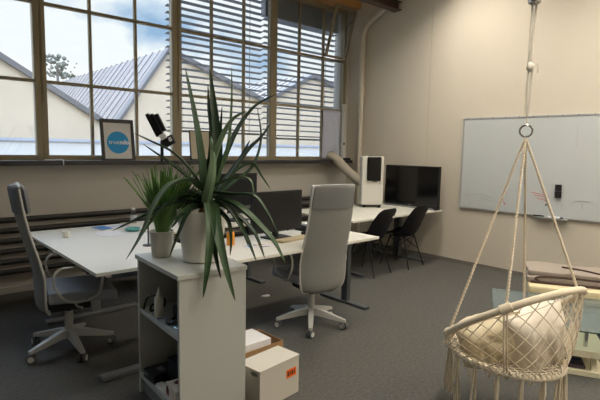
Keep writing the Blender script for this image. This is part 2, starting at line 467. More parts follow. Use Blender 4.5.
# ================================================================= desks
def foot_bar(y, x0, x1, along='x', w=.07, h=.028):
    m = MB()
    if along == 'x': m.box((x0, y-w/2, 0.002), (x1, y+w/2, h), .006)
    else: m.box((y-w/2, x0, 0.002), (y+w/2, x1, h), .006)
    return m
def desk(name, lab, cat, x0, x1, y0, y1, legs, along, group=None, top=DESKT, legm=SILVER, z=.74):
    t = thing(name, lab, cat, ((x0+x1)/2, (y0+y1)/2, 0), 0, group)
    MB().box((x0, y0, z-.024), (x1, y1, z), .003).build('desk_top', top, t, world=True)
    m = MB()
    if along == 'x':   # long side runs along y, feet run along x
        xm = (x0+x1)/2
        m.box((xm-.2, legs[0], z-.065), (xm-.16, legs[1], z-.025)); m.box((xm+.16, legs[0], z-.065), (xm+.2, legs[1], z-.025))
    else:
        ym = (y0+y1)/2
        m.box((legs[0], ym-.2, z-.065), (legs[1], ym-.16, z-.025)); m.box((legs[0], ym+.16, z-.065), (legs[1], ym+.2, z-.025))
    m.build('under_frame', DARKM, t, world=True)
    for L in legs:
        if along == 'x':
            lg = MB().box((xm-.04, L-.025, .03), (xm+.04, L+.025, z-.06), .004).build('leg', legm, t, world=True)
            foot_bar(L, x0+.03, x1-.05, 'x').build('foot', legm, lg, world=True)
            MB().box((x0+.12, L-.02, z-.06), (x1-.12, L+.02, z-.025)).build('top_bracket', DARKM, lg, world=True)
        else:
            lg = MB().box((L-.025, ym-.04, .03), (L+.025, ym+.04, z-.06), .004).build('leg', legm, t, world=True)
            foot_bar(L, y0+.10, y1-.05, 'y').build('foot', legm, lg, world=True)
            MB().box((L-.02, y0+.12, z-.06), (L+.02, y1-.12, z-.025)).build('top_bracket', DARKM, lg, world=True)
    return t
GR = 'white desks of the work pod'
ld = desk('office_desk', 'white office desk at left, the grey chair with a headrest pulled up to it', 'desk', 1.03, 1.92, 3.085, 4.97, (3.13, 4.46), 'x', GR)
m = MB().box((1.045, 3.30, .688), (1.10, 3.42, .712), .003); m.build('height_switch', BLACK, ld, world=True)
m = MB().tube(spline([(1.35, 3.2, .70), (1.42, 3.16, .55), (1.36, 3.2, .38), (1.40, 3.3, .3)], 6), .006, 6); m.build('cable', BLACK, ld, True, True)
DARKLEG = mat('leg_dark', (88, 92, 96), .45, .4)
rd = desk('office_desk', 'white office desk with the monitor, mouse and orange bottle, near the swivel chair', 'desk', 1.94, 3.565, 2.845, 3.62, (2.1, 3.54), 'y', GR, legm=DARKLEG)
desk('office_desk', 'white desk behind the monitor desk, carrying the second monitor', 'desk', 1.94, 3.42, 4.20, 5.02, (2.1, 3.3), 'y', GR, legm=DARKLEG)
# meeting desk against the back wall
wd = thing('meeting_table', 'white meeting table by the back wall carrying the air conditioner and television', 'table', (5.0, 4.2, 0))
MB().box((4.10, 3.665, .716), (5.98, 4.84, .74), .003).build('table_top', DESKT, wd, world=True)
for x, y in ((4.45, 4.25), (5.75, 4.25)):
    lg = MB().box((x-.035, y-.05, .03), (x+.035, y+.05, .715), .004).build('leg', DARKLEG, wd, world=True)
    foot_bar(x, y-.48, y+.45, 'y').build('foot', DARKLEG, lg, world=True)
MB().box((4.45, 4.15, .66), (5.75, 4.19, .715)).build('under_rail', DARKM, wd, world=True)

# ================================================================= bookcase
bx0, bx1, by0, by1, bz = 1.165, 1.572, 2.212, 2.825, .888
t = thing('bookcase', 'white open bookcase at the end of the desks with the aloe on top', 'bookcase', ((bx0+bx1)/2, (by0+by1)/2, 0))
BC = t
T = .024
MB().box((bx0-.012, by0-.008, bz-.026), (bx1+.004, by1+.008, bz), .003).build('top_board', CABW, t, world=True)
for ya in (by0, by1-T):
    MB().box((bx0, ya, .0), (bx1, ya+T, bz-.027), .0015).build('side_panel', CABW, t, world=True)
MB().box((bx1-.012, by0+T, .06), (bx1, by1-T, bz-.027)).build('back_panel', CABW, t, world=True)
MB().box((bx0+.004, by0+T+.001, .522), (bx1-.013, by1-T-.001, .550), .0015).build('shelf', CABW, t, world=True)
MB().box((bx0-.002, by0+T+.001, .105), (bx1-.013, by1-T-.001, .133), .0015).build('bottom_board', CABW, t, world=True)
MB().box((bx0+.02, by0+T+.001, .0), (bx0+.036, by1-T-.001, .104)).build('plinth', mat('plinth_grey', (120, 122, 122), .6), t, world=True)
BC.rotation_euler.z = math.radians(-3.5); BC.location.x += .012
ZU, ZL = .5515, .1345
# upper shelf
gx, gy = 1.225, 2.605
t = thing('glue_bottle', 'white squeeze bottle with a pointed nozzle on the upper bookcase shelf', 'bottle', (gx, gy, ZU))
MB().lathe([(.024, 0), (.027, .004), (.027, .105), (.022, .118), (.014, .124)], seg=20).build('body', mat('bottle_white', (222, 220, 208), .4), t, True)
MB().lathe([(.0145, .122), (.0145, .132), (.011, .134), (.003, .172), (.0015, .176)], seg=16).build('nozzle', mat('nozzle_white', (228, 226, 216), .4), t, True)
for k, (pts, r, lab) in enumerate((
        ([(1.20, 2.76, ZU+.007), (1.21, 2.72, ZU+.09), (1.26, 2.66, ZU+.10), (1.30, 2.68, ZU+.04), (1.22, 2.70, ZU+.007), (1.25, 2.74, ZU+.03), (1.32, 2.72, ZU+.012)], .006, 'looping black cable behind the white squeeze bottle on the upper shelf'),
        ([(1.19, 2.55, ZU+.008), (1.21, 2.50, ZU+.02), (1.20, 2.44, ZU+.008), (1.25, 2.40, ZU+.012), (1.23, 2.46, ZU+.014), (1.28, 2.50, ZU+.009)], .007, 'black cable coiled at the front edge of the upper shelf'))):
    m = MB().tube(spline(pts, 8), r, 8)
    tag(solo(m.build('cable', BLACK, None, True), (pts[0][0], pts[0][1], ZU)), lab, 'cable')
t = thing('headset', 'black headset lying in the heap on the upper shelf', 'headset', (1.36, 2.46, ZU))
band = [V((.075*math.cos(a), -.09*math.cos(a)*.2, .085+.08*math.sin(a))) for a in [PI*k/12 for k in range(13)]]
MB().tube(band, .009, 8).build('headband', BLACK, t, True)
for sx in (-1, 1):
    MB().cyl((sx*.075-sx*.02, -sx*.018, .046), (sx*.075+sx*.012, -sx*.018, .046), .045, 18).build('ear_cup', BLACK, t, True)
tag(solo(MB().box((1.41, 2.49, ZU), (1.55, 2.74, ZU+.21), .02, 4).build('fabric_case', BLACKM), (1.48, 2.6, ZU)), 'black soft case at the back of the upper shelf', 'case')
t = thing('power_adapter', 'black power adapter at the front of the upper shelf beside the foil pouch', 'adapter', (1.33, 2.31, ZU))
MB().box((-.03, .03, .003), (.04, .115, .034), .005).build('body', BLACK, t)
MB().box((-.031, .06, .012), (-.0295, .09, .022)).build('rating_mark', PAPER, t)
m = MB().grid(lambda u, v: V((1.20+.12*u, 2.262+.115*v, ZU+.003+.02*math.sin(PI*u)*math.sin(PI*v)+.006*noise.noise(V((u*5, v*5, 0))))), 14, 14)
o = m.build('foil_pouch', mat('foil_blue', (150, 180, 200), .25, .6, n=(9, .3)), None, 2)
sm = o.modifiers.new('thick', 'SOLIDIFY'); sm.thickness = .003; sm.offset = 1
tag(solo(o, (1.25, 2.31, ZU)), 'crumpled silvery blue pouch at the right end of the upper shelf', 'pouch')
tag(solo(MB().lathe([(.02, 0), (.022, .004), (.022, .10), (.012, .115)], (1.44, 2.40, ZU), 16).build('amber_bottle', mat('amber', (150, 98, 40), .4), None, True), (1.44, 2.40, ZU)), 'small amber bottle at the back of the upper shelf', 'bottle')
# lower shelf
t = thing('black_carton', 'flat black product box lying on the lower bookcase shelf', 'box', (1.262, 2.67, ZL))
MB().box((-.075, -.07, 0), (.085, .075, .055), .003).build('carton', mat('box_black', (20, 20, 22), .35), t)
MB().box((-.02, -.03, .0555), (.02, .03, .0562)).build('lid_mark', mat('mark_grey', (120, 122, 126), .4), t)
MB().box((-.0765, .02, .02), (-.0752, .07, .04)).build('side_mark', mat('mark_grey', (120, 122, 126), .4), t)
t = thing('black_carton', 'upright black box standing at the back of the lower shelf', 'box', (1.375, 2.535, ZL))
MB().box((-.10, -.07, 0), (.09, .07, .15), .003).build('carton', mat('box_black2', (24, 24, 26), .45), t)
t = thing('tea_carton', 'white printed carton with dark red pictures at the front of the lower shelf', 'box', (1.245, 2.36, ZL), math.radians(-6))
MB().box((-.07, -.075, 0), (.09, .075, .085), .002).build('carton', mat('tea_white', (220, 208, 196), .5), t)
m = MB()
m.ico((-.0705, .045, .045), (.001, .022, .03), 2, .3); m.ico((.0, .03, .0855), (.04, .025, .001), 2, .5); m.ico((.05, -.02, .0855), (.02, .03, .001), 2, .5)
m.build('pictures', mat('print_maroon', (96, 44, 40), .6), t, True)
m = MB().box((-.0712, -.05, .015), (-.0702, -.035, .07)); m.build('side_strip', mat('print_pink', (226, 190, 182), .6), t)
o = MB().box((1.185, 2.46, ZL), (1.23, 2.58, ZL+.022), .008).build('white_stick', POT)
tag(solo(o, (1.207, 2.52, ZL)), 'short white plastic stick lying between the boxes on the lower shelf', 'stick')
o = MB().lathe([(.05, 0), (.052, .01), (.052, .22), (.045, .235)], (1.50, 2.31, ZL), 20).build('paper_roll', mat('roll_cream', (196, 188, 172), .7), None, True)
tag(solo(o, (1.50, 2.31, ZL)), 'cream cylinder standing at the back right of the lower shelf', 'roll')

# ================================================================= plants on the bookcase
def leaf(pts, w, thick=.010, prof=None, curl=.35):
    P = spline(pts, 7); n = len(P)
    d = P[-1]-P[0]; d.z = 0
    mid = P[n//2]-P[0]; mid.z = 0
    if mid.length > d.length*.6: d = mid
    if d.length < .02: d = V((.3, -.6, 0))
    side0 = V((0, 0, 1)).cross(d).normalized()
    prof = prof or [(0, .75), (.12, 1), (.4, .85), (.7, .55), (.9, .25), (1, .03)]
    rings = []
    for i, p in enumerate(P):
        tt = (P[min(i+1, n-1)]-P[max(i-1, 0)]).normalized()
        s = side0-tt*side0.dot(tt); s.normalize(); nn = tt.cross(s)
        k = interp(prof, i/(n-1)); h = w*k/2; th = thick*(.35+.65*k)*min(1, k*3)
        rings.append([p+s*h+nn*h*curl, p+s*h*.5+nn*h*curl*.3, p, p-s*h*.5+nn*h*curl*.3, p-s*h+nn*h*curl, p-s*h*.45-nn*th, p-nn*th*1.2, p+s*h*.45-nn*th])
    return MB().loops(rings)
PX, PY = 1.435, 2.465
DP = 2.83
t = thing('aloe_plant', 'large aloe plant with long arching leaves in a white pot on the bookcase', 'plant', (PX, PY, bz+.001))
MB().lathe([(.102, 0), (.110, .004), (.145, .29), (.146, .30), (.138, .30), (.132, .27), (.128, .26)], seg=40).build('pot', POT, t, True)
MB().lathe([(.121, .255), (.06, .268), (.0, .272)], seg=24, cap=False).build('soil', SOIL, t, True)
def pp(L, off=0): return [at(x, y, DP+d+off) for x, y, d in L]
m = MB().tube(spline([V((PX, PY, bz+.26)), at(206, 205, DP), at(207, 190, DP)], 5), [.03]*5+[.026]*5+[.018], 10)
m.build('stem', mat('stem_green', (92, 104, 68), .7, n=(20, .25)), t, True, True)
MB().tube(spline(pp([(207, 190, -.04), (204, 200, -.05), (201, 216, -.06)]), 5), [.005]*5+[.008]*5+[.005], 6).build('dry_leaf', DRY, t, True, True)
LV = [
 ([(204, 196, 0), (201, 160, .0), (195, 118, -.01), (185, 67, -.03)], .066, 0),
 ([(211, 194, .02), (217, 155, .04), (215, 115, .05), (209.5, 69, .07)], .062, 2),
 ([(206, 190, .05), (212, 140, .09), (209, 108, .11), (208, 84, .12)], .030, 2),
 ([(213, 192, -.02), (227, 148, -.04), (231, 110, -.05), (231.5, 67, -.06)], .042, 0),
 ([(212, 190, .05), (219, 150, .08), (221, 125, .1), (222, 106, .11)], .026, 2),
 ([(210, 196, .03), (229, 148, .08), (240, 125, .1), (256, 105, .12), (277, 94, .13)], .056, 2),
 ([(208, 197, -.05), (213, 165, -.09), (222, 138, -.12), (233, 119, -.14), (247, 111, -.16)], .058, 1),
 ([(214, 196, .04), (236, 180, .14), (253, 165, .19), (261, 138, .2), (257, 106, .2)], .026, 0),
 ([(212, 198, .02), (230, 175, .06), (248, 150, .08), (261, 137, .08), (271, 123, .07)], .055, 2),
 ([(203, 186, .02), (188, 166, .02), (172, 151, 0), (152, 141, -.02), (132, 132, -.03)], .026, 1),
 ([(202, 190, .06), (185, 174, .12), (168, 161, .15), (143, 144, .17)], .034, 2),
 ([(205, 190, -.04), (190, 180, -.12), (170, 185, -.2), (154, 205, -.25), (142, 233, -.26), (126, 260, -.25)], .060, 1),
 ([(204, 198, -.03), (186, 192, -.1), (166, 204, -.14), (148, 225, -.16), (131, 252, -.15)], .046, 0),
 ([(203, 202, -.02), (180, 201, -.08), (155, 210, -.12), (132, 221, -.14), (112, 231, -.15)], .048, 2),
 ([(203, 206, -.06), (190, 210, -.15), (180, 230, -.2), (169, 258, -.2)], .036, 2),
 ([(208, 198, -.08), (211, 225, -.22), (208, 262, -.29), (203, 298, -.30)], .056, 0),
 ([(212, 200, -.08), (217, 230, -.22), (225, 265, -.28), (235, 301, -.29)], .058, 0),
 ([(210, 202, -.06), (213, 232, -.18), (216, 258, -.25), (221, 279, -.27)], .036, 2),
 ([(214, 200, -.04), (219, 222, -.12), (220, 242, -.13)], .034, 2),
 ([(216, 198, -.03), (234, 212, -.10), (254, 232, -.12), (265, 259, -.12)], .042, 2),
 ([(214, 196, -.05), (238, 206, -.14), (262, 228, -.18), (275, 243, -.19), (285, 262, -.19)], .062, 0),
 ([(214, 192, -.03), (234, 194, -.08), (254, 196, -.1), (268, 214, -.1), (279, 236, -.1)], .050, 2),
 ([(210, 188, -.06), (224, 181, -.13), (240, 177, -.17), (251, 181, -.18), (254, 197, -.18)], .034, 1),
 ([(214, 202, -.06), (230, 210, -.13), (246, 236, -.16), (257, 263, -.16)], .040, 0),
 ([(212, 204, -.05), (227, 219, -.13), (231, 238, -.15), (230, 256, -.15)], .030, 2),
 ([(214, 196, .06), (236, 170, .15), (252, 163, .18), (262, 176, .19), (271, 190, .19)], .024, 0),
 ([(209, 198, .08), (224, 182, .2), (240, 160, .27), (250, 140, .3)], .052, 2),
 ([(206, 200, .05), (190, 190, .1), (178, 196, .14), (170, 212, .15)], .05, 2),
 ([(203, 202, .03), (184, 203, .07), (163, 212, .08), (146, 227, .07)], .06, 2),
 ([(204, 200, -.02), (190, 196, -.05), (172, 200, -.07), (152, 214, -.08), (138, 236, -.08)], .055, 2),
 ([(203, 204, -.04), (192, 206, -.1), (182, 214, -.14), (172, 228, -.15)], .05, 0),
 ([(216, 202, -.05), (228, 208, -.1), (240, 222, -.12), (248, 246, -.12)], .05, 2),
 ([(207, 202, -.1), (212, 182, -.14), (214, 160, -.13), (211, 136, -.1)], .075, 1),
]
for pts, w_, mi in LV:
    leaf(pp(pts), w_*(1.18 if pts[-1][1] < 160 else 1.08)).build('leaf', ALOE[mi], t, True, True)

sx, sy = 1.295, 2.70
t = thing('spiky_plant', 'bushy plant of narrow upright green blades in a small wrinkled white pot', 'plant', (sx, sy, bz+.001))
MB().lathe([(.058, 0), (.060, .003), (.074, .155), (.070, .157), (.067, .145)], seg=28).build('pot', POT2, t, True)
MB().lathe([(.066, .140), (.03, .146), (.0, .147)], seg=20, cap=False).build('soil', SOIL, t, True)
rb = bmesh.new(); fol = MB(); fol.bm.free(); fol.bm = rb
rnd = random.Random(3)
c0 = V((sx, sy, bz+.14))
for k in range(240):
    a = rnd.uniform(0, 2*PI); lean = abs(rnd.gauss(.36, .28)); L = rnd.uniform(.26, .46)
    lean = min(lean, .75)
    d = V((math.cos(a), math.sin(a), 0))
    # keep blades out of the aloe's trunk and off the wall of the pot
    b = c0 + d*rnd.uniform(0, .035)
    pts = [b, b+d*L*.35*math.sin(lean)+V((0, 0, L*.42*math.cos(lean*.7))), b+d*L*.95*math.sin(lean)+V((0, 0, L*math.cos(lean)*.98))]
    bend = V((.72, -.69, 0))*(.075 if a > .8 and a < 5.2 else .03)
    pts[1] += bend*.4; pts[2] += bend
    P = spline(pts, 4); n = len(P); s = V((0, 0, 1)).cross(d)
    w_ = rnd.uniform(.008, .015)
    rings = []
    for i, p in enumerate(P):
        kk = interp([(0, .7), (.3, 1), (.7, .7), (1, .05)], i/(n-1))
        up = V((0, 0, .0018))+d*-.0018
        rings.append([p+s*w_*kk, p+up, p-s*w_*kk, p-up])
    fol.loops(rings)
fol.build('foliage', GRASSY, t, True, True)

# ================================================================= on the desks
Z = .7412
def pebble(name, mb, m, loc, lab, cat, smooth=True, group=None):
    return tag(solo(mb.build(name, m, None, smooth), loc), lab, cat, group)
t = thing('water_bottle', 'clear plastic bottle with white cap on a desk before the radiator', 'bottle', (2.05, 4.94, Z))
MB().lathe([(.030, 0), (.033, .004), (.033, .10), (.028, .118), (.016, .135), (.014, .142)], seg=20).build('body', CLEARP, t, True)
MB().lathe([(.017, .140), (.018, .142), (.018, .158), (.016, .160)], seg=16).build('cap', PAPER, t, True)
MB().lathe([(.0338, .03), (.0338, .085)], seg=20, cap=False).build('wrapper', mat('label_pale', (206, 210, 214), .6), t, True)
t = thing('white_cup', 'small white cup standing alone on the left desk', 'cup', (1.25, 4.50, Z))
MB().lathe([(.026, 0), (.028, .003), (.033, .052), (.030, .052), (.026, .008)], seg=20).build('body', POT, t, True)
MB().tube([V((.03+.018*math.sin(a), .0, .028+.016*math.cos(a))) for a in [PI*k/8 for k in range(9)]], .004, 6).build('handle', POT, t, True)
t = thing('magazine', 'blue and white magazine lying at the back of the left desk', 'magazine', (1.74, 4.77, Z), math.radians(8))
MB().box((-.14, -.11, 0), (.14, .11, .008), .001).build('pages', PAPER, t)
MB().box((-.14, -.11, .0082), (-.02, .11, .0092)).build('cover_print', BLUEP, t)
MB().box((-.02, -.02, .0082), (.13, .02, .0092)).build('cover_band', mat('print_lilac', (170, 182, 214), .6), t)
o = MB().lathe([(.055, 0), (.062, .004), (.075, .028), (.071, .029), (.058, .007)], (1.845, 4.47, Z), 24)
pebble('teal_dish', o, TEAL, (1.845, 4.47, Z), 'teal plastic dish on the left desk behind the plant leaves', 'dish')
pebble('desk_paper', MB().box((1.50, 4.32, Z), (1.72, 4.58, Z+.002)), PAPER, (1.6, 4.45, Z), 'white sheet of paper on the left desk beside the teal dish', 'paper', False)
t = thing('red_tag', 'small red tag on the near end of the left desk by the bookcase', 'tag', (1.395, 3.075, .0), 0)
t.location = (1.36, 3.075, .66)
MB().box((-.014, -.006, 0), (.014, .006, .07), .004).build('tag_body', REDP, t)
MB().tube([(0, 0, .068), (.002, .004, .082), (0, .02, .084)], .002, 6).build('string', REDP, t, True)
# phone clamp tripod
def stand():
    b = V((1.775, 3.68, Z))
    t = thing('phone_tripod', 'black tripod stand with a tilted phone clamp rising behind the plants', 'tripod', b)
    for k in range(3):
        a = 2*PI*k/3+.4
        MB().tube([(0, 0, .12), (.05*math.cos(a), .05*math.sin(a), .008)], .007, 8).build('leg', BLACK, t, True)
    top = 1.60-Z
    MB().cyl((0, 0, .10), (.0, 0, top-.25), .010, 10).build('lower_pole', BLACK, t, True)
    MB().cyl((0, 0, top-.17), (.0, 0, top), .013, 10).build('upper_pole', BLACK, t, True)
    hd = V((.02, .0, top+.02))
    h = MB().ico(tuple(hd), (.026, .026, .026), 2).build('ball_head', BLACK, t, True)
    R = Matrix.Translation(hd) @ Matrix.Rotation(math.radians(45), 4, 'Z').inverted() @ Matrix.Rotation(math.radians(-27), 4, 'Y')
    c = MB()
    c.box((-.05, -.02, .035), (-.022, .02, .235), .005, M=R); c.box((-.018, -.03, .03), (.012, .012, .215), .005, M=R); c.box((.016, -.02, .05), (.045, .02, .20), .005, M=R)
    c.build('phone_clamp', BLACK, t)
    c = MB(); c.box((-.02, -.035, -.01), (.03, -.015, .035), .005, M=R); c.box((.035, -.03, -.05), (.06, -.01, -.015), .004, M=R); c.build('pale_joint', PAPER, h)
    c = MB(); c.box((-.03, -.022, -.075), (.07, .022, .0), .008, M=R); c.build('pan_knob', BLACK, h)
stand()
t = thing('thin_rod_stand', 'thin dark upright rod on a small base on the left desk', 'stand', (1.665, 3.72, Z))
MB().lathe([(.045, 0), (.045, .008), (.012, .012)], seg=20).build('base', BLACK, t, True)
MB().cyl((0, 0, .01), (.0, 0, .47), .007, 8).build('rod', DARKM, t, True)

def monitor(name, lab, loc, rz, W, Hm, zb, group=None, face=-1):
    """screen faces local -y"""
    t = thing(name, lab, 'monitor', loc, rz, group)
    h = MB().box((-W/2, -.012, zb), (W/2, .022, zb+Hm), .005); h.build('housing', MONBK, t)
    MB().box((-W/2+.012, -.0135, zb+.018), (W/2-.012, -.0122, zb+Hm-.012)).build('screen', mat('mon_screen', (22, 23, 27), .28, spec=.35), t)
    MB().box((-.03, .02, zb-.06), (.03, .045, zb+Hm*.5), .004).build('neck', MONBK, t)
    MB().box((-.12, -.08, 0), (.12, .10, .014), .006).build('base', MONBK, t)
    MB().box((-.03, .015, .012), (.03, .04, zb), .003).build('riser', MONBK, t)
    MB().box((-.012, -.0142, zb+.006), (.012, -.013, zb+.012)).build('badge', DARKM, t)
    return t
monitor('monitor', 'black monitor facing us on the near desk beside the grey swivel chair', (2.735, 3.36, Z), math.radians(3), .60, .365, .066)
monitor('monitor', 'black monitor half hidden behind the aloe leaves', (3.05, 4.47, Z), math.radians(6), .58, .37, .16)
t = thing('keyboard', 'pale beige keyboard in front of the near monitor', 'keyboard', (2.80, 3.21, Z), math.radians(6))
MB().box((-.20, -.06, 0), (.20, .06, .014), .004).build('case', mat('kb_beige', (188, 172, 140), .6), t)
m = MB()
for r_ in range(4):
    for c_ in range(13): m.box((-.188+c_*.029, -.05+r_*.026, .0142), (-.163+c_*.029, -.028+r_*.026, .018))
m.build('keys', mat('kb_keys', (204, 190, 160), .6), t)
t = thing('computer_mouse', 'black computer mouse on the near desk in front of the monitor', 'mouse', (3.06, 3.33, Z), math.radians(10))
m = MB().ico((0, 0, .012), (.034, .055, .022), 3)
for v in m.bm.verts: v.co.z = max(v.co.z, 0)
m.build('shell', BLACK, t, True)
MB().box((-.003, .02, .028), (.003, .036, .035), .001).build('scroll_wheel', DARKM, t)
t = thing('orange_bottle', 'orange plastic bottle on the near desk behind the aloe', 'bottle', (2.215, 3.34, Z))
MB().lathe([(.030, 0), (.034, .004), (.034, .09), (.028, .108), (.014, .12)], seg=20).build('body', ORANGE, t, True)
MB().lathe([(.015, .118), (.015, .14), (.012, .142)], seg=16).build('cap', ORANGE, t, True)
t = thing('leaflets', 'white leaflet with coloured pictures on the near desk by the orange bottle', 'leaflet', (2.37, 3.17, Z), math.radians(-20))
MB().box((-.11, -.07, 0), (.11, .07, .003)).build('sheet', PAPER, t)
m = MB()
m.box((-.09, -.05, .0032), (-.05, .04, .0038)); m.build('blue_print', BLUEP, t)
m = MB(); m.box((-.03, -.02, .0032), (.03, .0, .0038)); m.box((.0, .03, .0032), (.08, .045, .0038)); m.build('orange_print', mat('print_orange', (206, 120, 64), .6), t)
m = MB(); m.box((.02, -.055, .0032), (.09, -.035, .0038)); m.box((-.03, .02, .0032), (-.005, .05, .0038)); m.build('dark_print', mat('print_navy', (44, 48, 84), .6), t)
t = thing('letter_tray', 'low black letter tray at the back of the near desk', 'tray', (3.32, 3.50, Z))
MB().box((-.16, -.09, 0), (.16, .10, .006)).build('tray_floor', BLACK, t)
MB().box((-.16, .09, .006), (.16, .10, .06)).build('back_wall', BLACK, t)
for s_ in (-1, 1): MB().box((s_*.16-.004, -.09, .006), (s_*.16+.004, .09, .06)).build('side_wall', BLACK, t)
MB().box((-.155, -.085, .044), (.155, .088, .048)).build('upper_floor', BLACK, t)
pebble('paper_stack', MB().box((3.185, 3.425, Z+.0485), (3.455, 3.575, Z+.075), .002), PAPER, (3.32, 3.5, Z+.0485), 'white paper stack in the black letter tray', 'papers', False)
pebble('desk_paper', MB().box((3.18, 4.24, Z), (3.40, 4.50, Z+.012)), PAPER, (3.29, 4.37, Z), 'white papers beside the second monitor on the rear desk', 'paper', False)

# ================================================================= swivel chairs
def swivel_chair(lab, loc, rz, base_rot, frame, fab, meshm, first=None):
    if first is None:
        t = thing('swivel_chair', lab, 'chair', loc, rz, 'grey swivel chairs')
        for k in range(5):
            a = base_rot+2*PI*k/5
            d = V((math.cos(a), math.sin(a), 0)); n = V((-d.y, d.x, 0))
            rings = []
            for s_, hw, zt, zb_ in ((.0, .03, .165, .10), (.10, .026, .15, .095), (.22, .022, .115, .078), (.315, .016, .088, .066)):
                rings.append([d*s_+n*hw+V((0, 0, zb_)), d*s_+n*hw*.8+V((0, 0, zt)), d*s_-n*hw*.8+V((0, 0, zt)), d*s_-n*hw+V((0, 0, zb_))])
            arm = MB().loops(rings).build('base_arm', frame, t)
            c = d*.30; ax = V((math.cos(a+.9), math.sin(a+.9), 0))
            wh = MB()
            for q in (-1, 1): wh.cyl(c+ax*(q*.008)+V((0, 0, .031)), c+ax*(q*.027)+V((0, 0, .031)), .030, 16)
            ob = wh.build('caster', TREAD, t, True)
            for q in (-1, 1): MB().cyl(c+ax*(q*.0272)+V((0, 0, .031)), c+ax*(q*.0285)+V((0, 0, .031)), .021, 14).build('hub', CASTER, ob, True)
            MB().cyl(c+V((0, 0, .04)), c+V((0, 0, .075)), .008, 8).build('caster_stem', DARKM, arm)
        MB().cyl((0, 0, .10), (0, 0, .30), .03, 16).build('gas_column', frame, t, True)
        MB().cyl((0, 0, .28), (0, 0, .40), .02, 14).build('piston', DARKM, t, True)
        MB().box((-.17, -.12, .335), (.14, .12, .426), .015).build('mechanism', mat('mech_grey', (36, 37, 40), .6), t)
        MB().tube([(.02, -.08, .40), (.03, -.24, .395), (.06, -.27, .39)], .008, 8).build('lever', frame, t, True)
        # seat
        def seat(u, v):
            x = -.20+.50*u; y = -.245+.49*v
            return x, y
        m = MB(); m.box((-.155, -.24, .425), (.31, .24, .515), .035, 4)
        for v in m.bm.verts:
            if v.co.x > .2: v.co.z -= (v.co.x-.2)*.25
            v.co.z += -.012*math.cos(v.co.y*6)*(1 if v.co.z > .47 else 0)
        m.build('seat', fab, t, True)
        # backrest: curved shell, rows (z, rear x, half width)
        rows = [(.352, -.19, .185), (.362, -.198, .208), (.385, -.208, .228), (.43, -.214, .242), (.50, -.216, .25), (.62, -.218, .25), (.75, -.245, .243), (.90, -.285, .235), (1.05, -.318, .229), (1.18, -.338, .224), (1.23, -.345, .222), (1.252, -.345, .214), (1.264, -.345, .196)]
        rg = []
        NW = 12
        rows = [(a_, b_, c_*.92) for a_, b_, c_ in rows]
        for z_, x_, hw in rows:
            front = []; back = []
            for j in range(NW+1):
                q = -1+2*j/NW
                bow = .045*q*q      # the edges come forward
                edge = .5 if abs(q) == 1 else 1
                back.append(V((x_+bow-.010*edge, hw*q, z_))); front.append(V((x_+bow+.012*edge, hw*q, z_)))
            rg.append(back+front[::-1])
        MB().loops(rg).build('backrest', meshm, t, True)
        # frame round the backrest
        loop = []
        for z_, x_, hw in rows: loop.append(V((x_+.045, hw, z_)))
        for z_, x_, hw in reversed(rows): loop.append(V((x_+.045, -hw, z_)))
        MB().tube(spline(loop+[loop[0]], 3)[:-1], .009, 8, closed=True).build('back_frame', frame, t, True)
        # headrest pad wraps over the top front
        rg = []
        for z_, x_, hw, th in ((1.075, -.30, .18, .014), (1.09, -.295, .192, .036), (1.17, -.305, .194, .042), (1.24, -.315, .190, .038), (1.270, -.335, .176, .014)):
            bk = []; fr = []
            for j in range(9):
                q = -1+2*j/8; bow = .042*q*q
                bk.append(V((x_+bow, hw*q, z_))); fr.append(V((x_+bow+th*(1-.5*q**4), hw*q, z_)))
            rg.append(bk+fr[::-1])
        MB().loops(rg).build('headrest', fab, t, True)
        rg = []
        for z_, x_, hw in ((1.075, -.3215, .206), (1.18, -.338, .202), (1.235, -.345, .197), (1.254, -.345, .184)):
            bk = []; fr = []
            for j in range(9):
                q = -1+2*j/8; bow = .045*q*q
                bk.append(V((x_+bow-.019, hw*q, z_))); fr.append(V((x_+bow-.011, hw*q, z_)))
            rg.append(bk+fr[::-1])
        MB().loops(rg).build('headrest_cover', mat('cover_grey', (112, 114, 114), .85, bump=(300, .2)), t, True)
        MB().box((-.216, -.03, .40), (-.12, .03, .43), .008).build('back_bracket', frame, t)
        for s_ in (-1, 1):
            y = s_*.275
            arm = spline([(.10, y*.82, .43), (.02, y*.95, .435), (-.06, y, .47), (-.115, y, .57), (-.115, y, .645), (-.07, y, .685), (.05, y, .690), (.15, y, .682), (.195, y, .65), (.195, y, .57), (.17, y*.97, .48), (.10, y*.85, .432)], 5)
            MB().tube(arm, .0095, 8, flat=1).build('armrest', frame, t, True)
            p = MB().box((-.07, y-.016, .688), (.15, y+.016, .698), .004).build('arm_pad', mat('arm_pad', (160, 159, 152), .6), t)
        return t
    c = copy_tree(first); c.location = loc; c.rotation_euler.z = rz
    c['label'] = lab
    return c
ch = swivel_chair('pale grey swivel chair in profile with headrest at the left desk', (1.06, 3.80, 0), math.radians(-9), -PI/2+math.radians(9), CHFR, SEATF, MESHF)
swivel_chair('pale grey swivel chair seen from behind at the near monitor desk', (2.845, 3.005, 0), math.radians(80), 0, None, None, None, ch)
for q in bpy.data.objects:
    if q.parent and q.parent.get('label', '').startswith('pale grey swivel chair seen from behind') and (q.name.startswith('base_arm') or q.name.startswith('caster')):
        q.rotation_euler.z = math.radians(11)

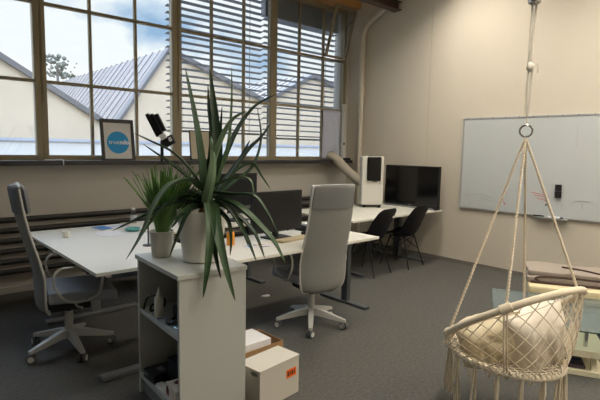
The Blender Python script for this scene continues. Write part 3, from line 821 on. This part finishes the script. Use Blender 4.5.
# ================================================================= by the back wall
t = thing('portable_air_conditioner', 'white portable air conditioner standing on the table in the corner', 'air conditioner', (5.42, 4.51, .7412), math.radians(-43))
m = MB().box((-.16, -.15, .035), (.155, .15, .73), .035, 5); m.build('casing', ACW, t, True)
m = MB().box((-.085, -.157, .38), (.115, -.14, .722), .03, 4); m.build('front_panel', SCREEN, t, True)
m = MB().box((-.05, -.09, .7305), (.115, .09, .7345), .002); m.build('top_grille', BLACK, t)
MB().box((.0, -.1515, .365), (.065, -.1495, .377)).build('nameplate', DARKM, t)
for a in (-.11, .11):
    for b in (-.11, .11): MB().cyl((a, b, 0), (a, b, .04), .022, 10).build('caster', BLACK, t, True)
MB().box((-.13, -.14, .022), (.13, .14, .036)).build('base_plate', BLACK, t)
P = spline([(5.63, 5.60, 1.47), (5.66, 5.46, 1.40), (5.68, 5.22, 1.22), (5.66, 4.95, 1.08), (5.60, 4.74, 1.05), (5.53, 4.64, 1.07)], 14)
m = MB().tube(P, [.072+.005*(k % 2) for k in range(len(P))], 16)
tag(solo(m.build('exhaust_hose', HOSE, None, True), (5.65, 5.0, 1.0)), 'thick beige exhaust hose from the air conditioner up to the window', 'hose')

t = thing('television', 'black flat television standing on the table against the back wall', 'television', (5.87, 4.13, .7412), -PI/2)
MB().box((-.465, -.02, .018), (.465, .035, .605), .008).build('housing', BLACK, t)
MB().box((-.45, -.0215, .046), (.45, -.0202, .592)).build('screen', SCREEN, t)
MB().box((-.46, -.024, .02), (.46, -.0202, .042), .001).build('lower_bezel', mat('tv_bezel', (44, 44, 48), .3), t)
MB().box((-.44, -.07, 0), (.43, .05, .014), .004).build('stand_bar', SILVER, t)
MB().box((-.02, -.0245, .03), (.02, -.0238, .038)).build('badge', SILVER, t)
MB().box((.40, -.06, .0), (.47, .03, .02), .004).build('stand_foot', BLACK, t)

def shell_chair(lab, loc, rz, first=None):
    if first is None:
        t = thing('shell_chair', lab, 'chair', loc, rz, 'black shell chairs at the meeting table')
        # (depth, z, half width, side curl) down the section, facing +x
        sec = spline([(.235, 0, .40), (.20, 0, .435), (.08, 0, .43), (-.06, 0, .42), (-.15, 0, .44), (-.195, 0, .51), (-.235, 0, .62), (-.275, 0, .75), (-.30, 0, .845)], 4)
        n = len(sec); top = []; bot = []
        NS = 12
        for i, p in enumerate(sec):
            f = i/(n-1)
            hw = interp([(0, .18), (.1, .225), (.35, .245), (.55, .25), (.8, .235), (.93, .20), (1, .13)], f)
            cu = interp([(0, .02), (.3, .05), (.55, .09), (.8, .05), (1, .0)], f)
            tt = (sec[min(i+1, n-1)]-sec[max(i-1, 0)]).normalized(); nn = V((tt.z, 0, -tt.x))
            if nn.x < 0 and abs(nn.x) > abs(nn.z): nn = -nn
            if nn.z < 0 and abs(nn.z) >= abs(nn.x): nn = -nn
            a = []; b = []
            for j in range(NS+1):
                q = -1+2*j/NS
                o = V((p.x, hw*q, p.z))+nn*cu*q*q
                a.append(o+nn*.006); b.append(o-nn*.006)
            top.append(a+b[::-1])
        MB().loops(top).build('shell', NAVY, t, True)
        rod = .008
        feet = [(.21, .20), (.21, -.20), (-.23, .20), (-.23, -.20)]
        tops = [(.10, .13), (.10, -.13), (-.10, .13), (-.10, -.13)]
        for (fx, fy), (tx, ty) in zip(feet, tops):
            lg = MB().tube([(tx, ty, .425), (fx, fy, .006)], [.010, .008], 8).build('leg', BLACKM, t, True)
            MB().cyl((fx, fy, 0), (fx, fy, .012), .011, 8).build('glide', BLACK, lg, True)
        m = MB()
        def pt(i, z):
            f = (.425-z)/.419; return V((tops[i][0]+(feet[i][0]-tops[i][0])*f, tops[i][1]+(feet[i][1]-tops[i][1])*f, z))
        for i, j in ((0, 1), (2, 3), (0, 2), (1, 3)):
            m.tube([pt(i, .40), pt(j, .22)], .005, 6); m.tube([pt(j, .40), pt(i, .22)], .005, 6)
        m.box((-.11, -.13, .408), (.11, .13, .416))
        m.build('brace_wires', BLACKM, t, True)
        return t
    c = copy_tree(first); c.location = loc; c.rotation_euler.z = rz; c['label'] = lab
    return c
sc1 = shell_chair('black shell chair tucked under the table in front of the air conditioner', (4.67, 3.905, 0), math.radians(97))
shell_chair('black shell chair tucked under the table in front of the television', (5.38, 3.90, 0), math.radians(96), sc1)

# whiteboard
t = thing('whiteboard', 'large whiteboard in an aluminium frame on the back wall behind the swing', 'whiteboard', (XB, 2.25, .80))
ya, yb, za, zb = 1.02, 3.46, .802, 2.0
MB().box((XB-.022, ya, za), (XB-.001, yb, zb)).build('writing_surface', BOARD, t, world=True)
m = MB()
for a, b in (((ya-.012, za-.014), (yb+.012, za+.008)), ((ya-.012, zb-.008), (yb+.012, zb+.014)), ((ya-.012, za), (ya+.01, zb)), ((yb-.01, za), (yb+.012, zb))):
    m.box((XB-.028, a[0], a[1]), (XB-.0005, b[0], b[1]), .002)
m.build('frame', ALU, t, world=True)
m = MB()
for k in range(14): m.box((XB-.031, 3.40-k*.17, zb+.002), (XB-.027, 3.385-k*.17, zb+.01))
m.build('clips', DARKM, t, world=True)
def onb(px, py):
    d = CF + CR*((px-300)/FPX) - CU*((py-200)/FPX); return CAM + d*((XB-.0235)/d.x)
red = mat('red_marker', (196, 92, 104), .6); grey = mat('grey_marker', (168, 172, 172), .6); pal = mat('pale_marker', (190, 194, 194), .6)
m = MB()
for L in ([(502, 198), (505, 205), (504, 202)], [(504, 203), (506, 204)], [(531, 192), (540, 194), (549, 196)], [(534, 195), (546, 197)], [(537, 198), (547, 201)], [(505, 192), (507, 194)]):
    MB().tube([onb(*p) for p in L], .0035, 5).build('red_scribble', red, t, world=True)
m = MB()
for L in ([(573, 202), (580, 201), (590, 202)], [(582, 203), (582, 209)], [(562, 204), (563, 209)], [(550, 184), (556, 184)], [(466, 195), (482, 194), (494, 199)], [(480, 198), (500, 203)], [(510, 190), (528, 192)], [(468, 199), (470, 204), (474, 200)]):
    MB().tube([onb(*p) for p in L], .003, 5).build('faint_scribble', grey, t, world=True)
m = MB()
for L in ([(578, 126), (577, 136), (576, 148)], [(575, 124), (584, 124)], [(557, 150), (570, 152)], [(545, 160), (552, 168), (560, 172)]):
    MB().tube([onb(*p) for p in L], .003, 5).build('erased_mark', pal, t, world=True)
m = MB().box((XB-.075, 2.06, .775), (XB-.029, 2.42, .790), .003); m.build('pen_tray', ALU, t, world=True)
for k, (y, z, lab) in enumerate(((2.19, 1.118, 'upper of the two black magnetic erasers on the whiteboard'), (2.188, 1.036, 'lower of the two black magnetic erasers on the whiteboard'))):
    tg = thing('board_eraser', lab, 'eraser', (XB-.0225, y, z), 0, 'erasers on the whiteboard')
    MB().box((-.022, -.034, 0), (-.0005, .034, .074), .004).build('body', BLACK, tg)
    MB().box((-.032, -.031, .004), (-.022, .031, .070), .003).build('felt', BLACKM, tg)
tg = thing('board_marker', 'black marker lying at the left end of the whiteboard tray', 'marker', (XB-.05, 2.39, .791))
MB().cyl((0, -.03, .009), (0, .06, .009), .009, 10).build('barrel', BLACK, tg, True); MB().cyl((0, -.06, .009), (0, -.028, .009), .0095, 10).build('cap', DARKM, tg, True)
tg = thing('board_marker', 'white marker in the middle of the whiteboard tray', 'marker', (XB-.05, 2.22, .791))
MB().cyl((0, -.08, .009), (0, .06, .009), .009, 10).build('barrel', PAPER, tg, True); MB().cyl((0, -.11, .009), (0, -.078, .009), .0095, 10).build('cap', DARKM, tg, True)
pt = onb(546, 205)
tg = thing('round_magnet', 'small dark round magnet near the bottom of the whiteboard', 'magnet', (XB-.0225, pt.y, pt.z))
MB().cyl((-.008, 0, 0), (-.0003, 0, 0), .011, 14).build('disc', BLACK, tg, True)

# ================================================================= boxes on the floor beside the bookcase
t = thing('archive_carton', 'white cardboard carton with an orange sticker on the floor beside the bookcase', 'box', (1.79, 2.26, 0), math.radians(6.8))
hx, hy, hz = .172, .095, .25
MB().box((-hx, -hy, 0), (hx, hy, hz-.004), .002).build('carton', CARTON, t)
MB().box((-hx-.003, -hy-.003, hz-.004), (hx+.003, hy+.003, hz)).build('lid', CARTON, t)
MB().loops([[V((-hx-.0032+dx, -hy*.5+.03*math.cos(2*PI*k/20), hz-.03+.012*math.sin(2*PI*k/20))) for k in range(20)] for dx in (0, .004)]).build('hand_hole', mat('hole_shadow', (110, 104, 92), .9), t)
s = MB().box((.055, -hy-.0012, .125), (.145, -hy+.001, .18)).build('orange_sticker', STICK, t)
m = MB()
for a, b in ((.064, .082), (.088, .094), (.100, .118), (.124, .134)): m.box((a, -hy-.0022, .138), (b, -hy-.001, .168))
m.build('dark_print', mat('print_brown', (98, 42, 24), .6), s)
t = thing('open_carton', 'open brown cardboard box on the floor behind the white carton', 'box', (1.845, 2.575, 0), math.radians(2))
w_, d_, h_ = .21, .13, .235
MB().box((-w_, -d_, 0), (w_, d_, .006)).build('bottom', CARD, t)
for s_ in (-1, 1):
    MB().box((s_*w_-.003, -d_, .0), (s_*w_+.003, d_, h_)).build('side_wall', CARD, t)
    MB().box((-w_, s_*d_-.003, .0), (w_, s_*d_+.003, h_)).build('end_wall', CARD, t)
pebble('document_pile', MB().box((1.655, 2.465, .0065), (1.965, 2.685, .272), .003), PAPER, (1.82, 2.575, .0065), 'pile of white papers standing out of the open brown box', 'papers', False)
m = MB().loops([[V((3.04+.05*math.cos(2*PI*k/9)*(1+.25*math.sin(k*2.1)), 3.91+.035*math.sin(2*PI*k/9)*(1+.2*math.cos(k*1.7)), z)) for k in range(9)] for z in (.001, .006)])
pebble('paper_scrap', m, PAPER, (3.04, 3.91, .001), 'small white scrap of paper on the carpet under the desks', 'paper', False)

# ================================================================= coffee table and bench
RZ = math.radians(-62.6); OT = (4.08, 1.965, 0)
t = thing('coffee_table', 'glass topped coffee table with a cream lower shelf box behind the swing', 'table', OT, RZ)
MB().box((0, -.87, .34), (.84, 0, .35), .003).build('glass_top', [TABGL], t)
m = MB()
m.box((-.0012, -.8712, .3405), (.8412, -.868, .3495)); m.box((-.0012, -.868, .3405), (.0, .0012, .3495)); m.box((.84, -.868, .3405), (.8412, .0012, .3495)); m.box((0, .0, .3405), (.84, .0012, .3495))
m.build('glass_rim', GLEDGE, t)
MB().box((.05, -.80, .14), (.745, -.29, .187), .003).build('upper_board', SHELFC, t)
MB().box((.05, -.80, .003), (.745, -.29, .038), .003).build('lower_board', SHELFC, t)
MB().box((.05, -.80, .037), (.085, -.29, .141), .002).build('side_board', SHELFC, t)
MB().prism([(-.78, .037), (-.75, .037), (-.68, .141), (-.71, .141)], 'x', .655, .69).build('slanted_support', SHELFC, t)
MB().box((.655, -.36, .037), (.69, -.29, .141)).build('side_board', SHELFC, t)
for a in (.12, .62):
    for b in (-.70, -.36): MB().cyl((a, b, .186), (a, b, .341), .014, 12).build('post', CHROME, t, True)
for k, (z0, z1, mm, lab) in enumerate(((.039, .062, mat('mag_purple', (74, 62, 70), .4), 'grey purple folder at the bottom of the stack inside the coffee table'), (.0625, .088, mat('mag_dark', (44, 44, 52), .35), 'dark folder on the middle of the stack inside the coffee table'), (.0885, .104, mat('mag_blue', (40, 44, 58), .35), 'dark blue thin folder on top of the stack inside the coffee table'))):
    o = MB().box((.22+.02*k, -.765+.01*k, z0), (.62-.015*k, -.50, z1), .004).build('folder', mm)
    Mx = Matrix.Translation(OT) @ Matrix.Rotation(RZ, 4, 'Z')
    o.data.transform(Mx); c = Mx @ V((.42, -.63, z0)); solo(o, c)
    tag(o, lab, 'folder', 'folders inside the coffee table')
t = thing('upholstered_bench', 'cream upholstered bench by the back wall under the folded blanket', 'bench', (4.08, 1.965, 0), RZ)
b0, b1, c0_, c1_ = .30, 2.0, .035, .635
m = MB().box((b0, c0_, .225), (b1, c1_, .40), .025, 4); m.build('cushion', CREAML, t, True)
m = MB()
for k in range(1, 6): m.box((b0-.003, c0_+.1*k-.003, .24), (b0+.004, c0_+.1*k+.003, .385))
m.build('end_seams', CREAMS, t)
m = MB()
for k in range(1, 5): MB().box((b0+.36*k-.003, c0_-.002, .24), (b0+.36*k+.003, c0_+.01, .385)).build('front_seam', mat('seam_cream', (190, 176, 140), .6), t)
MB().box((b0+.03, c0_+.03, .195), (b1-.03, c1_-.03, .226)).build('base_frame', DARKM, t)
for a in (b0+.3, b1-.08):
    for b in (c0_+.08, c1_-.08): MB().cyl((a, b, 0), (a, b, .2), .018, 10).build('leg', DARKM, t, True)
# folded blanket, two soft layers with a dark binding
t = thing('folded_blanket', 'taupe folded blanket with dark brown binding lying on the cream bench', 'blanket', (4.08, 1.965, .4005), RZ)
def pad(x0, x1, y0, y1, z0, z1, wob, ph):
    m = MB(); m.box((x0, y0, z0), (x1, y1, z1), min(.03, (z1-z0)*.48), 4)
    bmesh.ops.subdivide_edges(m.bm, edges=[e for e in m.bm.edges if e.calc_length() > .2], cuts=7, use_grid_fill=True)
    for v in m.bm.verts:
        if v.co.z > z0+.004:
            v.co.z += wob*noise.noise(V((v.co.x*6+ph, v.co.y*6, ph)))
        v.co.x += wob*.8*noise.noise(V((v.co.y*5, ph, v.co.z*9)))
    return m
pad(b0-.012, b0+.86, c0_+.12, c1_-.02, 0, .055, .012, 1).build('lower_fold', BLANK, t, True)
pad(b0+.0, b0+.70, c0_+.16, c1_-.05, .056, .10, .016, 5).build('upper_fold', BLANK, t, True)
zz = .004
MB().tube(spline([(b0+.92, c0_+.10, .012), (b0+.6, c0_+.105, .016), (b0+.3, c0_+.105, .014), (b0+.02, c0_+.108, .014)], 6), .011, 8).build('binding', TRIMD, t, True)
MB().tube(spline([(b0+.88, c0_+.14, .055), (b0+.5, c0_+.13, .066), (b0+.15, c0_+.125, .064), (b0+.06, c0_+.115, .045), (b0+.09, c0_+.11, .02)], 8), .009, 8).build('binding', TRIMD, t, True)
MB().tube(spline([(b0+.30, c1_-.22, .110), (b0+.45, c1_-.3, .113), (b0+.55, c0_+.25, .108), (b0+.70, c0_+.2, .09)], 8), .008, 8).build('binding', TRIMD, t, True)

# ================================================================= macrame hanging chair
DS = 2.8
ringp = at(526, 131, DS)
RX, RY = ringp.x, ringp.y
cu_ = at(513, 314, DS)
a1 = V((.605, -.508, .241)).normalized(); R1 = .392
toc = V((-cu_.x, -cu_.y, 0)).normalized(); a2 = toc*math.cos(math.radians(23))+V((0, 0, math.sin(math.radians(23))))
a2 = (a2-a1*a2.dot(a1)).normalized()
cl_ = at(505, 352, DS); e1 = (at(561, 358, DS)-at(450, 348, DS)); R2 = e1.length/2*.95; e1.normalize()
e2 = toc; e2 = (e2-e1*e2.dot(e1)).normalized()
def up_(a): return cu_+(a1*math.cos(a)+a2*math.sin(a))*R1
def lo_(a): return cl_+(e1*math.cos(a)+e2*math.sin(a))*R2
t = thing('hanging_chair', 'cream macrame hanging chair with fringe, hung on ropes from the ceiling', 'hanging chair', (RX, RY, 0))
MB().tube([up_(2*PI*k/64) for k in range(64)], .0195, 12, closed=True).build('upper_hoop', HOOP, t, True, True)
MB().tube([lo_(2*PI*k/56) for k in range(56)], .014, 10, closed=True).build('seat_hoop', HOOP, t, True, True)
# metal ring and hook
toc2 = V((-RX, -RY, 0)).normalized(); sd = V((-toc2.y, toc2.x, 0))
m = MB(); rc = ringp
for off in (-.006, .006):
    m.tube([rc+toc2*off+sd*(.034*math.cos(2*PI*k/28))+V((0, 0, .034*math.sin(2*PI*k/28))) for k in range(28)], .0055, 8, closed=True)
m.build('ring', CHROME, t, True, True)
def twist(p, q, r, turns, sag=0, n=None):
    """two-strand twisted rope"""
    p, q = V(p), V(q); L = (q-p).length; n = n or int(turns*10)
    tt = (q-p).normalized(); u = tt.orthogonal().normalized(); w_ = tt.cross(u)
    m = MB()
    for ph in (0, PI):
        m.tube([p+(q-p)*(k/n)+V((0, 0, -sag*math.sin(PI*k/n)))+(u*math.cos(2*PI*turns*k/n+ph)+w_*math.sin(2*PI*turns*k/n+ph))*r*.7 for k in range(n+1)], r*.62, 6)
    return m
angs = [math.radians(a) for a in (180, 112, 297, 4)]
for a in angs:
    q = up_(a); 
    twist(rc+V((0, 0, -.036))+(q-rc)*.01, q+(rc-q).normalized()*.016, .0068, 26).build('rope', ROPE, t, True, True)
# knots where the ropes meet the hoop
for a in angs:
    q = up_(a); dr = (up_(a+.05)-q).normalized()
    m = MB()
    for k in range(-3, 4):
        c = up_(a+k*.022); n1 = (c-cu_).normalized(); n2 = dr.cross(n1)
        m.tube([c+(n1*math.cos(2*PI*j/14)+n2*math.sin(2*PI*j/14))*.0225 for j in range(14)], .0055, 6, closed=True)
    m.build('hoop_knot', ROPE, t, True, True)
# suspension cords up to the hook and the ceiling
zk = 2.045; zh = 2.40
m = MB()
m.tube([rc+V((0, 0, .03)), V((RX, RY, zk))+sd*.012], .0055, 8); m.tube([rc+V((0, 0, .03))+sd*.004, V((RX, RY, zk))-sd*.012], .0055, 8)
m.tube([V((RX, RY, zk))+sd*.006, V((RX, RY, zh))-sd*.012], .006, 8); m.tube([V((RX, RY, zk))-sd*.012, V((RX, RY, zh))+sd*.012], .006, 8)
m.build('suspension_cord', ROPEW, t, True, True)
m = MB(); m.ico((RX, RY, zk), (.021, .021, .028), 2, .3); m.tube(spline([(RX+.01, RY-.015, zk), (RX+.03, RY-.025, zk+.02), (RX+.028, RY-.03, zk-.03)], 6), .005, 6)
m.build('cord_knot', ROPEW, t, True, True)
m = MB(); m.lathe([(.012, zh-.012), (.034, zh+.0), (.038, zh+.03), (.03, zh+.06), (.012, zh+.075)], (RX, RY, 0), 20); m.build('swivel', CHROME, t, True, True)
MB().cyl((RX, RY, zh+.07), (RX, RY, ZC-.01), .007, 8).build('drop_line', ROPEW, t, True, True)
MB().lathe([(.05, ZC-.02), (.05, ZC-.001)], (RX, RY, 0), 20).build('ceiling_plate', CHROME, t, True, True)
# diamond net between the hoops (one mesh: a woven pattern)
N = 26
def netpt(a, f):
    p = up_(a).lerp(lo_(a), f)
    c = cu_.lerp(cl_, f); o = p-c
    return p + o.normalized()*.03*math.sin(PI*f)*(p-cu_).length/.4 + V((0, 0, -.02*math.sin(PI*f)))
m = MB()
for k in range(N):
    for s_ in (1, -1):
        m.tube([netpt(2*PI*k/N+s_*f/10*1.1, f/10) for f in range(11)], .0030, 5, cap=False)
    a = 2*PI*k/N
m.build('side_net', ROPE, t, True, True)
# double vertical cords under the rope knots
for a in angs[1:]:
    for da in (-.02, .02): MB().tube([netpt(a+da, f/10) for f in range(11)], .0042, 6).build('vertical_cord', ROPE, t, True, True)
# many straight cords on the high back end
for k in range(16):
    a = -.6+1.2*k/15
    MB().tube([netpt(a+.06*math.sin(k*2.3)*(1-f/8), f/8) for f in range(9)], .0032, 5).build('back_cord', ROPE, t, True, True)
# knotted row on the seat hoop
m = MB()
for k in range(60):
    a = 2*PI*k/60; c = lo_(a)
    m.ico(tuple(c+V((0, 0, .004))), (.017, .017, .021), 1, .3)
m.build('hoop_knots', ROPE, t, True, True)
# seat web
m = MB()
for k in range(-7, 8):
    x = k/8; h_ = math.sqrt(max(0, 1-x*x))
    for ax, bx in ((e1, e2), (e2, e1)):
        m.tube([cl_+ax*(x*R2)+bx*(h_*R2*q)+V((0, 0, -.05*(1-q*q)*(1-x*x))) for q in (-1, -.6, -.2, .2, .6, 1)], .004, 5)
m.build('seat_net', ROPE, t, True, True)
# tassels
rt = random.Random(5)
for k in range(16):
    a = 2*PI*(k+.3)/16; c = lo_(a)
    L = rt.uniform(.27, .33)
    m = MB()
    for q in range(5):
        o = V((rt.uniform(-.013, .013), rt.uniform(-.013, .013), 0)); sp = V((rt.uniform(-.016, .016), rt.uniform(-.016, .016), 0)); Lq = L*rt.uniform(.9, 1.05)
        m.tube(spline([c+o*.4+V((0, 0, -.008)), c+o+V((0, 0, -.1)), c+o+sp*.6+V((0, 0, -Lq*.7)), c+o+sp+V((0, 0, -Lq))], 3), .0064, 5)
        e_ = c+o+sp+V((0, 0, -Lq*.93)); m.ico(tuple(e_), (.009, .009, .012), 1)
    m.build('tassel', ROPE, t, True, True)

def cushion(name, lab, c, ax, ay, az, W, D, Th, m_, seed):
    ax = V(ax).normalized(); ay = V(ay); ay = (ay-ax*ay.dot(ax)).normalized(); az = ax.cross(ay)
    c = V(c)
    m = MB()
    def f(sgn):
        def g(u, v):
            x, y = 2*u-1, 2*v-1
            e = max(0, (1-abs(x)**3.2))*max(0, (1-abs(y)**3.2))
            h = Th/2*e**.55
            pin = 1-.10*(1-min(1, abs(abs(x)-abs(y))*1.6))*max(abs(x), abs(y))**4*-.4-.05*(1-max(abs(x), abs(y))**2*0)
            wv = .02*noise.noise(V((x*2.2+seed, y*2.2, sgn*2)))-.03*max(0, .22-abs(noise.noise(V((x*2.6+seed, y*1.6, sgn)))))/.22*.6
            k = 1-.07*(1-abs(x)**2)*(abs(y) > .999)
            return c+ax*(x*W/2*pin)+ay*(y*D/2*pin)+az*(sgn*(h+wv*e))
        return g
    m.grid(f(1), 26, 26); m.grid(f(-1), 26, 26)
    bmesh.ops.remove_doubles(m.bm, verts=m.bm.verts, dist=.0015)
    t = thing(name, lab, 'cushion', c, 0, 'cushions in the hanging chair')
    m.build('cover', m_, t, 2, True)
    # piped seam round the edge
    ed = []
    for k in range(80):
        q = k/20
        if q < 1: x, y = -1+2*q, -1
        elif q < 2: x, y = 1, -1+2*(q-1)
        elif q < 3: x, y = 1-2*(q-2), 1
        else: x, y = -1, 1-2*(q-3)
        pin = 1-.10*(1-min(1, abs(abs(x)-abs(y))*1.6))*-.4-.05
        ed.append(c+ax*(x*W/2*pin)+ay*(y*D/2*pin))
    MB().tube(ed, .004, 6, closed=True).build('piping', m_, t, True, True)
right = V((.72, -.69, 0)); away = V((.69, .72, 0)); UPV = V((0, 0, 1))
cA = at(491, 340, DS-.0); cB = at(532, 340, DS-.03)
cushion('seat_cushion', 'cream cushion at the left, low side of the hanging chair', cA, right*.90+UPV*.30-away*.12, UPV*.8-away*.35, None, .37, .35, .26, CUSHA, 1)
cushion('seat_cushion', 'ivory creased cushion at the right, high side of the hanging chair', cB, right*.86+UPV*.25+away*.25, UPV*.9-away*.25, None, .37, .44, .28, CUSHB, 8)

# ================================================================= fill lamps (unseen, added above the frame to brighten the room)
FILL_LAMP = mat('fill_lamp_glow', (255, 240, 214), .5, emit=((255, 245, 230), 46.0))  # glow of the added fill lamps
lp = None
for k, (x, y, lab) in enumerate(((4.6, 1.2, 'unseen ceiling fill lamp nearest the whiteboard'), (2.3, .9, 'unseen ceiling fill lamp above the hanging chair'),
        (4.7, 3.3, 'unseen ceiling fill lamp above the meeting table'), (4.6, -1.4, 'unseen ceiling fill lamp at the far right by the whiteboard wall'), (2.3, -1.5, 'unseen ceiling fill lamp to the right of the camera'))):
    if lp is None:
        lp = thing('fill_lamp', lab, 'lamp', (x, y, 3.78), PI/2, 'unseen ceiling fill lamps')
        MB().box((-.20, -.75, .14), (.20, .75, .18), .004).build('housing', WHITE, lp)
        m = MB()
        m.box((.194, -.75, -.02), (.206, .75, .141)); m.box((-.20, .744, -.02), (.20, .756, .141)); m.box((-.20, -.756, .10), (.20, -.744, .141)); m.box((-.206, -.75, .10), (-.194, .75, .141))
        m.build('cutoff_skirt', WHITE, lp)  # skirts added to keep the lamps from reflecting in the window glass
        MB().box((-.15, -.70, .122), (.15, .70, .14)).build('diffuser', FILL_LAMP, lp)
        for y_ in (-.6, .6): MB().cyl((0, y_, .18), (0, y_, ZC-3.78-.001), .004, 6).build('hanger', DARKM, lp)
    else:
        c = copy_tree(lp); c.location = (x, y, 3.78); c['label'] = lab

# ================================================================= sky, sun, camera
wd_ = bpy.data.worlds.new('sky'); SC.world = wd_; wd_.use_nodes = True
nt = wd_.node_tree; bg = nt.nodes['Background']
tc = nt.nodes.new('ShaderNodeTexCoord'); mp = nt.nodes.new('ShaderNodeMapping')
mp.inputs['Scale'].default_value = (2.2, 2.2, 4.2); mp.inputs['Location'].default_value = (.35, .1, .62)
ns = nt.nodes.new('ShaderNodeTexNoise'); ns.inputs['Scale'].default_value = 1.6; ns.inputs['Detail'].default_value = 6; ns.inputs['Roughness'].default_value = .52
cr = nt.nodes.new('ShaderNodeValToRGB')
cr.color_ramp.elements[0].position = .30; cr.color_ramp.elements[0].color = rgb((150, 182, 216))
cr.color_ramp.elements[1].position = .44; cr.color_ramp.elements[1].color = rgb((246, 248, 250))
e = cr.color_ramp.elements.new(.37); e.color = rgb((196, 214, 234))
nt.links.new(tc.outputs['Generated'], mp.inputs[0]); nt.links.new(mp.outputs[0], ns.inputs['Vector']); nt.links.new(ns.outputs['Fac'], cr.inputs[0]); 
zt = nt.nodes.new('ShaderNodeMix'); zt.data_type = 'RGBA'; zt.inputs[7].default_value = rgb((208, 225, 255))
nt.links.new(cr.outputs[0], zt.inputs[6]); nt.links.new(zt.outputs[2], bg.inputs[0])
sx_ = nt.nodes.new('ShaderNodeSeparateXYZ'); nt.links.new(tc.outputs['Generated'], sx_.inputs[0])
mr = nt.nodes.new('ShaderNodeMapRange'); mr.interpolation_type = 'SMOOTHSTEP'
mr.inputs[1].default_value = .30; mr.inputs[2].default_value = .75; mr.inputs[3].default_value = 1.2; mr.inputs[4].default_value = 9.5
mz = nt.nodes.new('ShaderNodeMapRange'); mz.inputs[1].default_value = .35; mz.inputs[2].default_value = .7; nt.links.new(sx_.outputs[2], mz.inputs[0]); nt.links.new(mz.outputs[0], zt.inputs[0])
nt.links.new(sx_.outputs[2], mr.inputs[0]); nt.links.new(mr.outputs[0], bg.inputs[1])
su = bpy.data.lights.new('sun', 'SUN'); su.energy = .2; su.angle = math.radians(12); su.color = (1, .95, .86)
so = bpy.data.objects.new('sun', su); COL.objects.link(so); so.rotation_euler = (math.radians(48), 0, math.radians(-28)); so.location = (-10, -10, 20)

cam = bpy.data.cameras.new('camera'); co = bpy.data.objects.new('camera', cam); COL.objects.link(co)
cam.sensor_fit = 'HORIZONTAL'; cam.sensor_width = 36; cam.lens = 36*FPX/600; cam.clip_start = .05; cam.clip_end = 300
Mc = Matrix((CR, CU, -CF)).transposed().to_4x4(); Mc.translation = CAM
co.matrix_world = Mc
SC.camera = co
SC.view_settings.view_transform = 'Standard'; SC.view_settings.look = 'None'; SC.view_settings.gamma = 1
SC.view_settings.use_curve_mapping = False
SC.view_settings.exposure = .08
SC.cycles.max_bounces = 8; SC.cycles.diffuse_bounces = 5; SC.cycles.transparent_max_bounces = 16
SC.cycles.use_denoising = True
SC.cycles.sample_clamp_indirect = 4
